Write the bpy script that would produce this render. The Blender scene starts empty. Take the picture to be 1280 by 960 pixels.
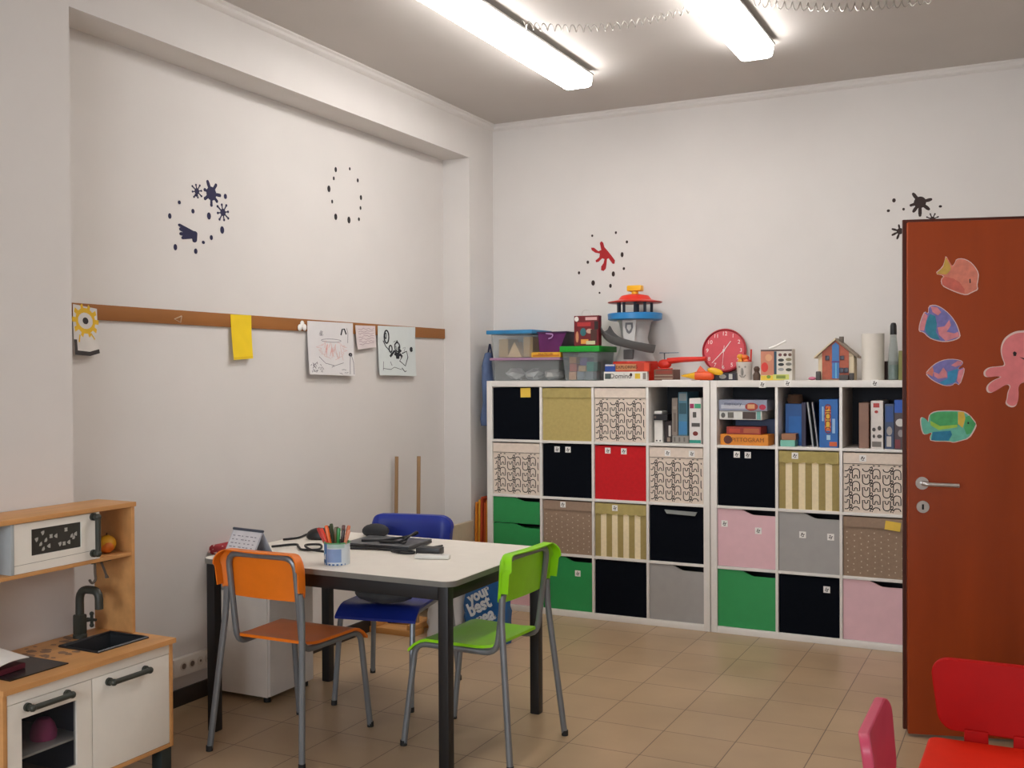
import bpy, bmesh, math, random
from mathutils import Vector, Matrix
random.seed(7)
V = Vector
PI = math.pi
SC = bpy.context.scene
COL = SC.collection

# ------------------------------------------------------------------ camera
FPX = 1306.262
CAM = V((3.16017, -6.36035, 1.51849))
YAW, PITCH, ROLL = -0.46255, -0.010265, -0.0050725
fwd = V((math.sin(YAW)*math.cos(PITCH), math.cos(YAW)*math.cos(PITCH), math.sin(PITCH)))
rgt = V((math.cos(YAW), -math.sin(YAW), 0))
upv = rgt.cross(fwd)
cr, sr = math.cos(ROLL), math.sin(ROLL)
rgt, upv = cr*rgt + sr*upv, -sr*rgt + cr*upv
cam = bpy.data.cameras.new('camera')
cam.sensor_fit = 'HORIZONTAL'; cam.sensor_width = 36; cam.lens = 36*FPX/1280
cam.clip_start = 0.05
camo = bpy.data.objects.new('camera', cam); COL.objects.link(camo)
m = Matrix((rgt, upv, -fwd)).transposed().to_4x4(); m.translation = CAM
camo.matrix_world = m
SC.camera = camo

def ray(px, py):
    return fwd + rgt*((px-640)/FPX) - upv*((py-480)/FPX)
def wp(px, py, axis, val):
    """point of a real plane (axis = value) seen at a measured pixel of the photo"""
    d = ray(px, py); t = (val-CAM[axis])/d[axis]
    return CAM + d*t
def wplane(px, py, p0, n):
    d = ray(px, py); t = (p0-CAM).dot(n)/d.dot(n)
    return CAM + d*t

# ------------------------------------------------------------------ materials
def lin(h):
    h = h.lstrip('#')
    c = [int(h[i:i+2], 16)/255 for i in (0, 2, 4)]
    return tuple(x/12.92 if x <= .04045 else ((x+.055)/1.055)**2.4 for x in c)
MATS = {}
def mat(key, hexc, rough=.5, metal=0., var=.06, scale=18., bump=0., spec=.5, stretch=None, coat=0.):
    if key in MATS: return MATS[key]
    M = bpy.data.materials.new(key); M.use_nodes = True
    nt = M.node_tree; b = nt.nodes['Principled BSDF']
    b.inputs['Roughness'].default_value = rough; b.inputs['Metallic'].default_value = metal
    b.inputs['Specular IOR Level'].default_value = spec
    b.inputs['Coat Weight'].default_value = coat
    tc = nt.nodes.new('ShaderNodeTexCoord'); mp = nt.nodes.new('ShaderNodeMapping')
    if stretch: mp.inputs['Scale'].default_value = stretch
    nz = nt.nodes.new('ShaderNodeTexNoise'); nz.inputs['Scale'].default_value = scale; nz.inputs['Detail'].default_value = 4
    nt.links.new(tc.outputs['Object'], mp.inputs['Vector']); nt.links.new(mp.outputs['Vector'], nz.inputs['Vector'])
    rp = nt.nodes.new('ShaderNodeValToRGB')
    c = lin(hexc)
    lo = tuple(max(0, x*(1-var)) for x in c); hi = tuple(min(1, x*(1+var)) for x in c)
    rp.color_ramp.elements[0].position = .3; rp.color_ramp.elements[1].position = .7
    rp.color_ramp.elements[0].color = lo+(1,); rp.color_ramp.elements[1].color = hi+(1,)
    nt.links.new(nz.outputs['Fac'], rp.inputs['Fac']); nt.links.new(rp.outputs['Color'], b.inputs['Base Color'])
    if bump:
        bp = nt.nodes.new('ShaderNodeBump'); bp.inputs['Strength'].default_value = bump; bp.inputs['Distance'].default_value = .004
        nt.links.new(nz.outputs['Fac'], bp.inputs['Height']); nt.links.new(bp.outputs['Normal'], b.inputs['Normal'])
    MATS[key] = M
    return M
def wood(key, hexc, grain=(1, 14, 1), var=.16, rough=.45, scale=5, coat=0.):
    return mat(key, hexc, rough, 0, var, scale, 0, .3, grain, coat)
def clear(key, hexc, opacity=.28, rough=.15):
    if key in MATS: return MATS[key]
    M = bpy.data.materials.new(key); M.use_nodes = True
    nt = M.node_tree; b = nt.nodes['Principled BSDF']
    b.inputs['Base Color'].default_value = lin(hexc)+(1,); b.inputs['Roughness'].default_value = rough
    tr = nt.nodes.new('ShaderNodeBsdfTransparent'); mx = nt.nodes.new('ShaderNodeMixShader')
    tr.inputs['Color'].default_value = tuple(.75+.25*x for x in lin(hexc))+(1,)
    mx.inputs['Fac'].default_value = opacity
    nt.links.new(tr.outputs[0], mx.inputs[1]); nt.links.new(b.outputs[0], mx.inputs[2])
    nt.links.new(mx.outputs[0], nt.nodes['Material Output'].inputs['Surface'])
    MATS[key] = M
    return M
def emit(key, hexc, s):
    M = bpy.data.materials.new(key); M.use_nodes = True
    b = M.node_tree.nodes['Principled BSDF']
    b.inputs['Base Color'].default_value = (.9, .9, .9, 1)
    b.inputs['Emission Color'].default_value = lin(hexc)+(1,); b.inputs['Emission Strength'].default_value = s
    MATS[key] = M
    return M

# ------------------------------------------------------------------ mesh builder
class MB:
    def __init__(s): s.bm = bmesh.new(); s.mi = 0
    def _face(s, vs):
        try: f = s.bm.faces.new(vs)
        except ValueError: return None
        f.material_index = s.mi; return f
    def _mark(s, faces):
        for f in faces: f.material_index = s.mi
    def box(s, x0, x1, y0, y1, z0, z1, bev=0., seg=2, xf=None):
        n0 = set(s.bm.faces)
        vs = [s.bm.verts.new((x, y, z)) for x in (x0, x1) for y in (y0, y1) for z in (z0, z1)]
        for idx in ((0,1,3,2), (4,6,7,5), (0,4,5,1), (2,3,7,6), (0,2,6,4), (1,5,7,3)):
            s._face([vs[i] for i in idx])
        fs = [f for f in s.bm.faces if f not in n0]
        if bev:
            es = list({e for f in fs for e in f.edges})
            bmesh.ops.bevel(s.bm, geom=es, offset=bev, segments=seg, profile=.6, affect='EDGES')
        new = [f for f in s.bm.faces if f not in n0]; s._mark(new)
        if xf is not None:
            for v in {v for f in new for v in f.verts}: v.co = xf @ v.co
        return s
    def openbox(s, x0, x1, y0, y1, z0, z1, t=.004, taper=0., floor=.004):
        def ring(i, z, tp):
            return [s.bm.verts.new(p) for p in ((x0+i+tp, y0+i+tp, z), (x1-i-tp, y0+i+tp, z), (x1-i-tp, y1-i-tp, z), (x0+i+tp, y1-i-tp, z))]
        a, b, c, d = ring(0, z0, taper), ring(0, z1, 0), ring(t, z1, 0), ring(t, z0+floor, taper)
        for p, q in ((a, b), (b, c), (c, d)):
            for i in range(4): s._face([p[i], p[(i+1) % 4], q[(i+1) % 4], q[i]])
        s._face(a[::-1]); s._face(d)
        return s
    def tube(s, pts, r, n=10, closed=False, radii=None, flat=1.):
        pts = [V(p) for p in pts]; N = len(pts)
        tang = []
        for i in range(N):
            if closed: t = pts[(i+1) % N]-pts[i-1]
            else: t = pts[min(i+1, N-1)]-pts[max(i-1, 0)]
            tang.append(t.normalized() if t.length > 1e-9 else V((0, 0, 1)))
        nrm = tang[0].orthogonal().normalized(); rings = []
        for i in range(N):
            t = tang[i]; nrm = (nrm - t*nrm.dot(t))
            nrm = nrm.normalized() if nrm.length > 1e-6 else t.orthogonal().normalized()
            bn = t.cross(nrm); rr = radii[i] if radii else r
            rings.append([s.bm.verts.new(pts[i]+(nrm*math.cos(2*PI*k/n)+bn*math.sin(2*PI*k/n)*flat)*rr) for k in range(n)])
        for i in range(N if closed else N-1):
            a, b = rings[i], rings[(i+1) % N]
            for k in range(n): s._face([a[k], a[(k+1) % n], b[(k+1) % n], b[k]])
        if not closed: s._face(rings[0][::-1]); s._face(rings[-1])
        return s
    def lathe(s, prof, n=24, xf=None):
        xf = xf or Matrix.Identity(4); rings = []
        for r, z in prof:
            if r < 1e-6: rings.append([s.bm.verts.new(xf @ V((0, 0, z)))])
            else: rings.append([s.bm.verts.new(xf @ V((r*math.cos(2*PI*k/n), r*math.sin(2*PI*k/n), z))) for k in range(n)])
        for a, b in zip(rings, rings[1:]):
            for k in range(n):
                j = (k+1) % n
                if len(a) == 1 and len(b) == 1: continue
                if len(a) == 1: s._face([a[0], b[j], b[k]])
                elif len(b) == 1: s._face([a[k], a[j], b[0]])
                else: s._face([a[k], a[j], b[j], b[k]])
        return s
    def disc(s, c, nrm, r, h, n=24):
        q = V(nrm).to_track_quat('Z', 'Y').to_matrix().to_4x4(); q.translation = V(c)
        return s.lathe([(0, 0), (r, 0), (r, h), (0, h)], n, q)
    def ball(s, c, r, sx=1, sy=1, sz=1, n=16, xf=None):
        M = Matrix.Translation(V(c)) @ Matrix.Diagonal((sx, sy, sz, 1))
        if xf is not None: M = Matrix.Translation(V(c)) @ xf @ Matrix.Diagonal((sx, sy, sz, 1))
        m_ = n//2
        return s.lathe([(r*math.sin(PI*i/m_) if 0 < i < m_ else 0, -r*math.cos(PI*i/m_)) for i in range(m_+1)], n, M)
    def slab(s, pts, ext):
        """closed outline of 3-D points pushed along ext"""
        pts = [V(p) for p in pts]; ext = V(ext)
        a = [s.bm.verts.new(p) for p in pts]; b = [s.bm.verts.new(p+ext) for p in pts]
        N = len(a)
        s._face(a[::-1]); s._face(b)
        for i in range(N): s._face([a[i], a[(i+1) % N], b[(i+1) % N], b[i]])
        return s
    def patch(s, pts):
        s._face([s.bm.verts.new(V(p)) for p in pts]); return s
    def stroke(s, pts, w, fm, closed=False):
        """flat printed line through 2-D points, fm maps (a,b) to 3-D"""
        P = [V((p[0], p[1])) for p in pts]
        if closed: P.append(P[0])
        L = []
        for i in range(len(P)):
            d = P[min(i+1, len(P)-1)]-P[max(i-1, 0)]
            if closed and i in (0, len(P)-1): d = P[1]-P[-2]
            d = d.normalized() if d.length > 1e-9 else V((1, 0))
            nn = V((-d.y, d.x))*w/2
            L.append((s.bm.verts.new(fm(*(P[i]+nn))), s.bm.verts.new(fm(*(P[i]-nn)))))
        for (a, b), (c, d) in zip(L, L[1:]): s._face([a, b, d, c])
        return s
    def text(s, body, size, origin, xd, yd, lift=0., bold=0.):
        cu = bpy.data.curves.new('lettering', 'FONT'); cu.body = body; cu.size = size
        cu.align_x = 'CENTER'; cu.align_y = 'CENTER'; cu.resolution_u = 3; cu.offset = bold
        o = bpy.data.objects.new('lettering', cu); COL.objects.link(o)
        dg = bpy.context.evaluated_depsgraph_get()
        me = bpy.data.meshes.new_from_object(o.evaluated_get(dg))
        bpy.data.objects.remove(o); bpy.data.curves.remove(cu)
        xd = V(xd).normalized(); zd = xd.cross(V(yd)).normalized(); yd = zd.cross(xd)
        M = Matrix((xd, yd, zd)).transposed().to_4x4(); M.translation = V(origin)+zd*lift
        me.transform(M)
        n0 = set(s.bm.faces); s.bm.from_mesh(me); s._mark([f for f in s.bm.faces if f not in n0])
        bpy.data.meshes.remove(me)
        return s
    def build(s, name, mats, parent=None, smooth=True, xf=None):
        me = bpy.data.meshes.new(name)
        bmesh.ops.recalc_face_normals(s.bm, faces=s.bm.faces[:])
        if xf is not None: s.bm.transform(xf)
        if smooth:
            for f in s.bm.faces: f.smooth = True
            for e in s.bm.edges:
                e.smooth = not (len(e.link_faces) != 2 or e.calc_face_angle(0) > .6)
        s.bm.to_mesh(me); s.bm.free()
        for x in (mats if isinstance(mats, (list, tuple)) else [mats]): me.materials.append(x)
        o = bpy.data.objects.new(name, me); COL.objects.link(o)
        if parent is not None: o.parent = parent
        return o
def thing(name, label, cat, loc=(0, 0, 0), rz=0., group=None, rot=None):
    o = bpy.data.objects.new(name, None); COL.objects.link(o)
    o.empty_display_size = .05
    o.location = loc; o.rotation_euler = rot or (0, 0, rz)
    o['label'] = label; o['category'] = cat
    if group: o['group'] = group
    return o
def tag(o, label, cat, group=None):
    o['label'] = label; o['category'] = cat
    if group: o['group'] = group
    return o
def plabel(o, l): o['label'] = l; return o
def struct(o, label=None):
    o['kind'] = 'structure'
    return o
def origin_to(o, c):
    """move a finished single mesh's origin to c"""
    c = V(c); o.data.transform(Matrix.Translation(-c)); o.location = c; return o
def fillet(pts, r, n=5):
    pts = [V(p) for p in pts]; out = [pts[0]]
    for a, b, c in zip(pts, pts[1:], pts[2:]):
        d1, d2 = (a-b), (c-b); rr = min(r, d1.length*.49, d2.length*.49)
        p, q = b+d1.normalized()*rr, b+d2.normalized()*rr
        for i in range(n+1):
            t = i/n; out.append((1-t)**2*p + 2*t*(1-t)*b + t*t*q)
    out.append(pts[-1]); return out
def rrect(w, h, r, n=5, cx=0, cy=0):
    out = []
    for sx, sy, a0 in ((1, 1, 0), (-1, 1, 90), (-1, -1, 180), (1, -1, 270)):
        for i in range(n+1):
            a = math.radians(a0+90*i/n); out.append((cx+sx*(w/2-r)+r*math.cos(a), cy+sy*(h/2-r)+r*math.sin(a)))
    return out
def smoothpoly(pts, k=2):
    """Chaikin corner cutting of a closed outline of tuples"""
    pts = [V(p) for p in pts]
    for _ in range(k):
        q = []
        for i in range(len(pts)):
            a, b = pts[i], pts[(i+1) % len(pts)]; q += [a*.75+b*.25, a*.25+b*.75]
        pts = q
    return pts

# ------------------------------------------------------------------ shared materials
WHITE = mat('white_laminate', '#E6E1DA', .35, var=.02)
PAINT = mat('wall_paint', '#D9D4CF', .85, var=.018, scale=3.2, bump=.03)
CEIL = mat('ceiling_paint', '#C6C0BA', .9, var=.02, scale=2)
GREYM = mat('grey_painted_steel', '#7F8387', .35, .4, var=.03)
BLACKM = mat('black_steel', '#17171A', .42, var=.05)
BLACKF = mat('black_fabric', '#080C14', .95, var=.1, scale=60, bump=.05, spec=.12)
CUBE_SHADE = mat('cube_shade', '#34353A', .85)
CREAM = mat('cream_fabric', '#E4D4C4', .9, var=.05, scale=40, bump=.1)
INK = mat('black_print', '#2B2422', .8)
STICK = mat('white_sticker', '#EDEAE4', .6, var=.02)
YELLOWN = mat('yellow_note', '#E9C24A', .7)
DARKBR = mat('dark_baseboard', '#2A211C', .5)

# ------------------------------------------------------------------ room
XW, XP, XR, YF, H = -.35, -.15, 3.56, -8.2, 3.215
def floor_mat():
    M = bpy.data.materials.new('floor_tiles'); M.use_nodes = True; nt = M.node_tree; b = nt.nodes['Principled BSDF']
    tc = nt.nodes.new('ShaderNodeTexCoord'); mp = nt.nodes.new('ShaderNodeMapping')
    mp.inputs['Location'].default_value = (-1.76+.307*40, 2.435+.307*40, 0)
    nt.links.new(tc.outputs['Object'], mp.inputs['Vector'])
    br = nt.nodes.new('ShaderNodeTexBrick'); br.offset = 0; br.squash = 1
    br.inputs['Scale'].default_value = 1; br.inputs['Brick Width'].default_value = .307; br.inputs['Row Height'].default_value = .307
    br.inputs['Mortar Size'].default_value = .0022; br.inputs['Mortar Smooth'].default_value = .3; br.inputs['Bias'].default_value = 0
    br.inputs['Color1'].default_value = lin('#AE9474')+(1,); br.inputs['Color2'].default_value = lin('#B59B7B')+(1,)
    br.inputs['Mortar'].default_value = lin('#5E4A3C')+(1,)
    nt.links.new(mp.outputs['Vector'], br.inputs['Vector'])
    nz = nt.nodes.new('ShaderNodeTexNoise'); nz.inputs['Scale'].default_value = 2.3; nz.inputs['Detail'].default_value = 6
    nt.links.new(tc.outputs['Object'], nz.inputs['Vector'])
    rp = nt.nodes.new('ShaderNodeValToRGB'); rp.color_ramp.elements[0].position = .35; rp.color_ramp.elements[1].position = .7
    rp.color_ramp.elements[0].color = (.88, .87, .86, 1); rp.color_ramp.elements[1].color = (1.06, 1.05, 1.04, 1)
    nt.links.new(nz.outputs['Fac'], rp.inputs['Fac'])
    mx = nt.nodes.new('ShaderNodeMix'); mx.data_type = 'RGBA'; mx.blend_type = 'MULTIPLY'; mx.inputs['Factor'].default_value = 1
    nt.links.new(br.outputs['Color'], mx.inputs['A']); nt.links.new(rp.outputs['Color'], mx.inputs['B'])
    nt.links.new(mx.outputs['Result'], b.inputs['Base Color'])
    b.inputs['Roughness'].default_value = .34; b.inputs['Specular IOR Level'].default_value = .45
    return M
struct(MB().box(XW-.1, XR+.1, YF-.1, .1, -.12, 0).build('floor', floor_mat(), smooth=False))
struct(MB().box(XW-.1, XR+.1, YF-.1, .1, H, H+.12).build('ceiling', CEIL, smooth=False))
struct(MB().box(XW-.1, XR+.1, 0, .12, 0, H).build('wall_back', PAINT, smooth=False))
struct(MB().box(XR, XR+.12, YF, 0, 0, H).build('wall_right', PAINT, smooth=False))
# left wall: recessed niche between the pier and the corner column, under the ceiling beam
w = MB(); w.box(XW-.12, XW, YF, 0, 0, H)
struct(w.build('wall_left', PAINT, smooth=False))
struct(MB().box(XW, XP, YF, -3.515, 0, H).build('wall_left_pier', PAINT, smooth=False))
struct(MB().box(XW, XP, -.335, 0, 0, H).build('wall_left_column', PAINT, smooth=False))
struct(MB().box(XW, XP, -3.515, -.335, 2.935, H).build('wall_left_beam', PAINT, smooth=False))
# front wall behind the camera with a window
f = MB()
f.box(XW, .6, YF-.12, YF, 0, H); f.box(3.0, XR, YF-.12, YF, 0, H); f.box(.6, 3.0, YF-.12, YF, 0, .95); f.box(.6, 3.0, YF-.12, YF, 2.6, H)
struct(f.build('wall_front', PAINT, smooth=False))
wf = MB()
for a in ((.6, .66, .95, 2.6), (2.94, 3.0, .95, 2.6), (1.77, 1.83, .95, 2.6)): wf.box(a[0], a[1], YF-.1, YF-.03, a[2], a[3])
for a in ((.66, 1.77), (1.83, 2.94)):
    for z in (.95, 2.54): wf.box(a[0], a[1], YF-.1, YF-.03, z, z+.06)
win = struct(wf.build('window_1', WHITE))
MB().box(.66, 2.94, YF-.07, YF-.064, 1.01, 2.54).build('pane', clear('window_glass', '#EEF4F8', .06, .02), win)
# cornice beads and skirting
def bead(name, p0, p1, nrm):
    p0, p1, nrm = V(p0), V(p1), V(nrm); b_ = MB()
    prof = [(0, 0), (.028, 0), (.03, -.008), (.02, -.016), (.02, -.03), (.012, -.04), (0, -.045)]
    b_.slab([p0+nrm*a+V((0, 0, c)) for a, c in prof], p1-p0)
    struct(b_.build(name, PAINT))
bead('trim_1', (XP, -.0005, H), (XR, -.0005, H), (0, -1, 0))
bead('trim_2', (XP+.0005, YF, H), (XP+.0005, 0, H), (1, 0, 0))
struct(MB().box(XW, XW+.014, -3.51, -.34, 0, .078, .004).build('baseboard_left', DARKBR))
struct(MB().box(XP, XR, -.014, 0, 0, .078, .004).build('baseboard_back', DARKBR))

# ------------------------------------------------------------------ door (open leaf, hinged on the right wall)
da = math.radians(15.5)
dx = V((math.cos(da), math.sin(da), 0)); dn = V((math.sin(da), -math.cos(da), 0))   # along the leaf, and towards the viewer
D0 = V((2.696, -1.757, 0))
DOORW = wood('door_veneer', '#963C10', (1, 1, .12), .15, .42, 6)
DOORE = wood('door_edge', '#4A1F12', (1, 1, .12), .1, .5, 6)
def dmap(a, z, out=0): return D0+dx*a+V((0, 0, z))+dn*out
def dbox(mb, a0, a1, o0, o1, z0, z1, bev=0):
    M = Matrix((dx, -dn, V((0, 0, 1)))).transposed().to_4x4(); M.translation = D0
    mb.box(a0, a1, -o1, -o0, z0, z1, bev, 2, M); return mb
door = struct(dbox(MB(), 0, .84, -.032, 0, .012, 2.135, .004).build('door_1', DOORW))
dbox(MB(), -.014, .84, -.05, -.032, .02, 2.15, .003).build('rebate', DOORE, door)
CHROME = mat('satin_steel', '#C9C6C2', .28, .85, var=.02)
hz = 1.056; ha = .055
hb = MB(); hb.disc(dmap(ha, hz), dn, .026, .009, 28)
hb.tube(fillet([dmap(ha, hz, .005), dmap(ha, hz, .045), dmap(ha+.135, hz-.004, .045)], .02), .0085, 12, flat=1)
hb.build('door_handle', CHROME, door)
kb = MB(); kb.disc(dmap(ha+.003, .958), dn, .025, .006, 28); kb.mi = 1
kb.slab([dmap(ha+.003+a, .958+c, .0061) for a, c in ((-.004, -.011), (.004, -.011), (.004, .011), (-.004, .011))], dn*.0006)
kb.build('keyhole_plate', [CHROME, mat('keyhole_black', '#0A0808', .8)], door)
for z in (.3, 1.75):
    hg = MB(); hg.tube([dmap(.846, z, -.02), dmap(.846, z+.1, -.02)], .009, 10); hg.build('hinge', CHROME, door)

# paper animals taped on the door
def dpx(px, py, out): return wplane(px, py, D0+dn*out, dn)
def cutout(name, outline, patches, base, label, cat, grp=None, rim=1.0):
    """outline / patches in measured pixels on the door plane"""
    pts = [dpx(q.x, q.y, .0012) for q in smoothpoly(outline, 2 if cat == 'paper octopus' else 1)]
    mb = MB(); mb.slab(pts, dn*.0012)
    c = sum(pts, V())/len(pts); mats = [mat('paper_rim', '#E6C9BE', .8), base]
    mb.mi = 1; mb.patch([c+(p-c)*.955+dn*.0016 for p in pts])
    for i, (pl, mm) in enumerate(patches):
        mats.append(mm); mb.mi = len(mats)-1
        mb.patch([dpx(x, y, .0032+.0003*i) for x, y in pl])
    o = mb.build(name, mats, smooth=False); origin_to(o, c)
    return tag(o, label, cat, grp)
def sub(z, s, ox, oy): return [(ox+x/s, oy+y/s) for x, y in z]
s1 = 1280/140
G = 'paper sea animals stuck on the door'
SALMON = mat('salmon_crayon', '#D9836E', .8, var=.12, scale=40)
PINKP = mat('pink_crayon', '#D98A90', .8, var=.14, scale=40)
BLUEP = mat('blue_crayon', '#4F79A8', .8, var=.2, scale=40)
LILAC = mat('lilac_crayon', '#7D78B4', .8, var=.15, scale=40)
GREENP = mat('green_crayon', '#4FA867', .8, var=.15, scale=40)
cutout('paper_fish', sub([(385,170),(440,270),(462,300),(490,260),(505,215),(580,207),(660,240),(720,300),(765,375),(760,450),(745,520),(760,570),(690,600),(625,635),(540,615),(430,570),(340,525),(325,450),(370,410),(255,385),(345,310),(372,240)], s1, 1140, 300),
    [(sub([(385,195),(435,285),(445,330),(420,370),(390,395),(275,383),(355,315)], s1, 1140, 300), mat('mustard_crayon', '#C9A24E', .8, var=.12, scale=40)),
     (sub([(380,420),(470,440),(540,480),(600,560),(600,610),(430,560),(345,510),(340,460)], s1, 1140, 300), mat('coral_crayon', '#D06B5C', .8, var=.12, scale=40)),
     (sub([(655,450),(668,440),(672,490),(658,495)], s1, 1140, 300), INK)],
    SALMON, 'salmon pink paper fish with a mustard tail, topmost on the brown door', 'paper fish', G)
s2 = 1034/140
cutout('paper_fish', sub([(150,90),(200,78),(250,92),(310,130),(370,190),(415,260),(440,330),(450,380),(400,410),(310,428),(220,415),(150,385),(105,335),(60,330),(65,265),(90,190),(115,138),(150,165)], s2, 1140, 370),
    [(sub([(165,165),(215,185),(230,260),(220,330),(260,405),(180,390),(125,330),(120,260)], s2, 1140, 370), mat('teal_crayon', '#3D8AA0', .8, var=.15, scale=40)),
     (sub([(170,95),(235,105),(270,150),(240,180),(190,150)], s2, 1140, 370), PINKP),
     (sub([(235,290),(300,280),(345,220),(360,270),(320,330),(390,345),(425,330),(440,375),(310,415),(250,360)], s2, 1140, 370), PINKP),
     (sub([(75,260),(115,155),(145,180),(110,320),(70,320)], s2, 1140, 370), PINKP)],
    LILAC, 'blue and pink paper fish pointing right, second from the top on the door', 'paper fish', G)
cutout('paper_fish', sub([(120,715),(165,660),(230,610),(310,582),(400,580),(468,598),(470,630),(430,660),(430,680),(488,655),(480,720),(440,828),(400,800),(370,830),(300,832),(230,805),(165,765)], s2, 1140, 370),
    [(sub([(330,700),(425,670),(415,760),(390,800),(300,822),(250,800),(330,760)], s2, 1140, 370), mat('sky_crayon', '#3F8FB8', .8, var=.15, scale=40)),
     (sub([(200,700),(250,720),(290,660),(320,700),(325,750),(240,765),(205,740)], s2, 1140, 370), PINKP),
     (sub([(360,640),(420,600),(462,605),(455,635),(400,655)], s2, 1140, 370), PINKP),
     (sub([(430,690),(482,665),(470,730),(438,815),(415,780)], s2, 1140, 370), PINKP),
     (sub([(130,712),(190,650),(200,690),(190,745)], s2, 1140, 370), SALMON)],
    LILAC, 'blue and pink paper fish pointing left, third from the top on the door', 'paper fish', G)
s3 = 6.
cutout('paper_fish', sub([(180,200),(190,165),(230,142),(320,136),(440,140),(490,165),(550,240),(530,290),(490,350),(420,370),(370,382),(340,372),(200,372),(190,340),(212,300),(160,322),(135,310),(118,220),(125,185),(155,195),(180,230)], s3, 1130, 490),
    [(sub([(195,170),(250,150),(400,148),(405,250),(270,260),(200,215)], s3, 1130, 490), GREENP),
     (sub([(405,148),(450,150),(460,200),(440,270),(405,240)], s3, 1130, 490), mat('yellow_crayon', '#D8B84C', .8, var=.1, scale=40)),
     (sub([(195,215),(270,255),(400,245),(400,265),(260,285),(200,250)], s3, 1130, 490), mat('lime_crayon', '#9CC850', .8, var=.1, scale=40)),
     (sub([(215,300),(350,290),(360,320),(335,365),(205,362)], s3, 1130, 490), mat('sea_crayon', '#2F7FA0', .8, var=.15, scale=40)),
     (sub([(460,190),(490,175),(540,240),(500,310),(470,320),(450,270)], s3, 1130, 490), GREENP),
     (sub([(476,225),(488,225),(488,240),(476,240)], s3, 1130, 490), INK)],
    mat('aqua_crayon', '#6AB8A0', .8, var=.12, scale=40), 'green paper fish with a yellow band, lowest on the door above the handle', 'paper fish', G)
# octopus: the left half measured, the right half mirrored past the frame
oc = sub([(1034,318),(960,322),(890,355),(840,405),(815,480),(825,560),(860,640),(800,650),(710,655),(660,690),(660,735),(690,752),(760,740),(830,745),(740,780),(685,830),(685,880),(720,900),(780,870),(840,830),(885,815),(905,840),(880,890),(875,950)], s2, 1140, 370)
oc += [(1256, 505), (1264, 510), (1271, 507), (1273, 495), (1272, 484), (1277, 478), (1284, 478)]
ax_ = 1284
mir = [(2*ax_-x, y) for x, y in oc[::-1]][1:]
cutout('paper_octopus', oc+mir,
    [([(1266, 441), (1268, 439), (1271, 441), (1270, 445), (1267, 445)], INK), ([(2*ax_-1271, 441), (2*ax_-1268, 439), (2*ax_-1266, 441), (2*ax_-1267, 445), (2*ax_-1270, 445)], INK),
     ([(1274, 446), (1279, 449), (1284, 450), (1289, 449), (1294, 446), (1289, 447.5), (1284, 448.5), (1279, 447.5)], INK)],
    mat('octopus_pink', '#E07F80', .75, var=.08, scale=25), 'pink paper octopus stuck on the door beside the fish', 'paper octopus', G)

# ------------------------------------------------------------------ ceiling lamps
TUBEE = emit('lamp_diffuser', '#FFFCFA', 19.5)
LAMPG = mat('lamp_channel', '#B9B7B2', .5)
def lamp(x, y0, y1, label, grp):
    t = thing('ceiling_lamp', label, 'ceiling lamp', (x, (y0+y1)/2, H), 0, grp)
    L = (y1-y0)/2
    MB().box(-.04, .04, -L+.05, L-.05, -.022, -.0005).build('mounting_rail', LAMPG, t)
    MB().box(-.098, .098, -L, L, -.034, -.022, .003).build('housing', LAMPG, t)
    d = MB(); d.slab([V((a, -L+.012, c)) for a, c in ((-.085, -.0345), (-.087, -.05), (-.080, -.083), (-.06, -.092), (.06, -.092), (.080, -.083), (.087, -.05), (.085, -.0345))], V((0, 2*L-.024, 0)))
    d.build('diffuser', TUBEE, t)
    for s_ in (-1, 1):
        e = MB(); y = s_*(L-.006)
        e.slab([V((a, y-.006, c)) for a, c in ((-.086, -.0345), (-.088, -.05), (-.081, -.084), (-.06, -.093), (.06, -.093), (.081, -.084), (.088, -.05), (.086, -.0345))], V((0, .012, 0)))
        e.build('end_cap', TUBEE, t)
GL = 'fluorescent ceiling lamps'
lamp(.862, -2.49, -.90, 'long white fluorescent lamp on the ceiling, the one nearer the left wall', GL)
lamp(1.888, -2.57, -.98, 'long white fluorescent lamp on the ceiling, the one farther from the left wall', GL)
# silver spiral streamers under the ceiling
def spiral(p0, p1, sag, label):
    pts = []; n = int((V(p1)-V(p0)).length/.034)*10
    a, b = V(p0), V(p1); d = (b-a).normalized(); u = V((0, 0, 1)); s_ = d.cross(u)
    for i in range(n+1):
        t = i/n; c = a.lerp(b, t)-u*sag*4*t*(1-t); ph = 2*PI*i/10
        pts.append(c+(u*math.sin(ph)+s_*math.cos(ph))*.017)
    c0 = sum(pts, V())/len(pts)
    o = MB().tube(pts, .0028, 5).build('spiral_streamer', mat('silver_foil', '#A9A49C', .3, .7)); origin_to(o, c0)
    tag(o, label, 'streamer', 'spiral streamers hung across the ceiling')
spiral((.96, -1.83, H-.02), (1.79, -1.68, H-.02), .055, 'thin silver spiral streamer hung between the two ceiling lamps')
spiral((2.02, -1.62, H-.02), (2.75, -1.28, H-.02), .03, 'thin silver spiral streamer on the ceiling right of the second lamp')

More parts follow.
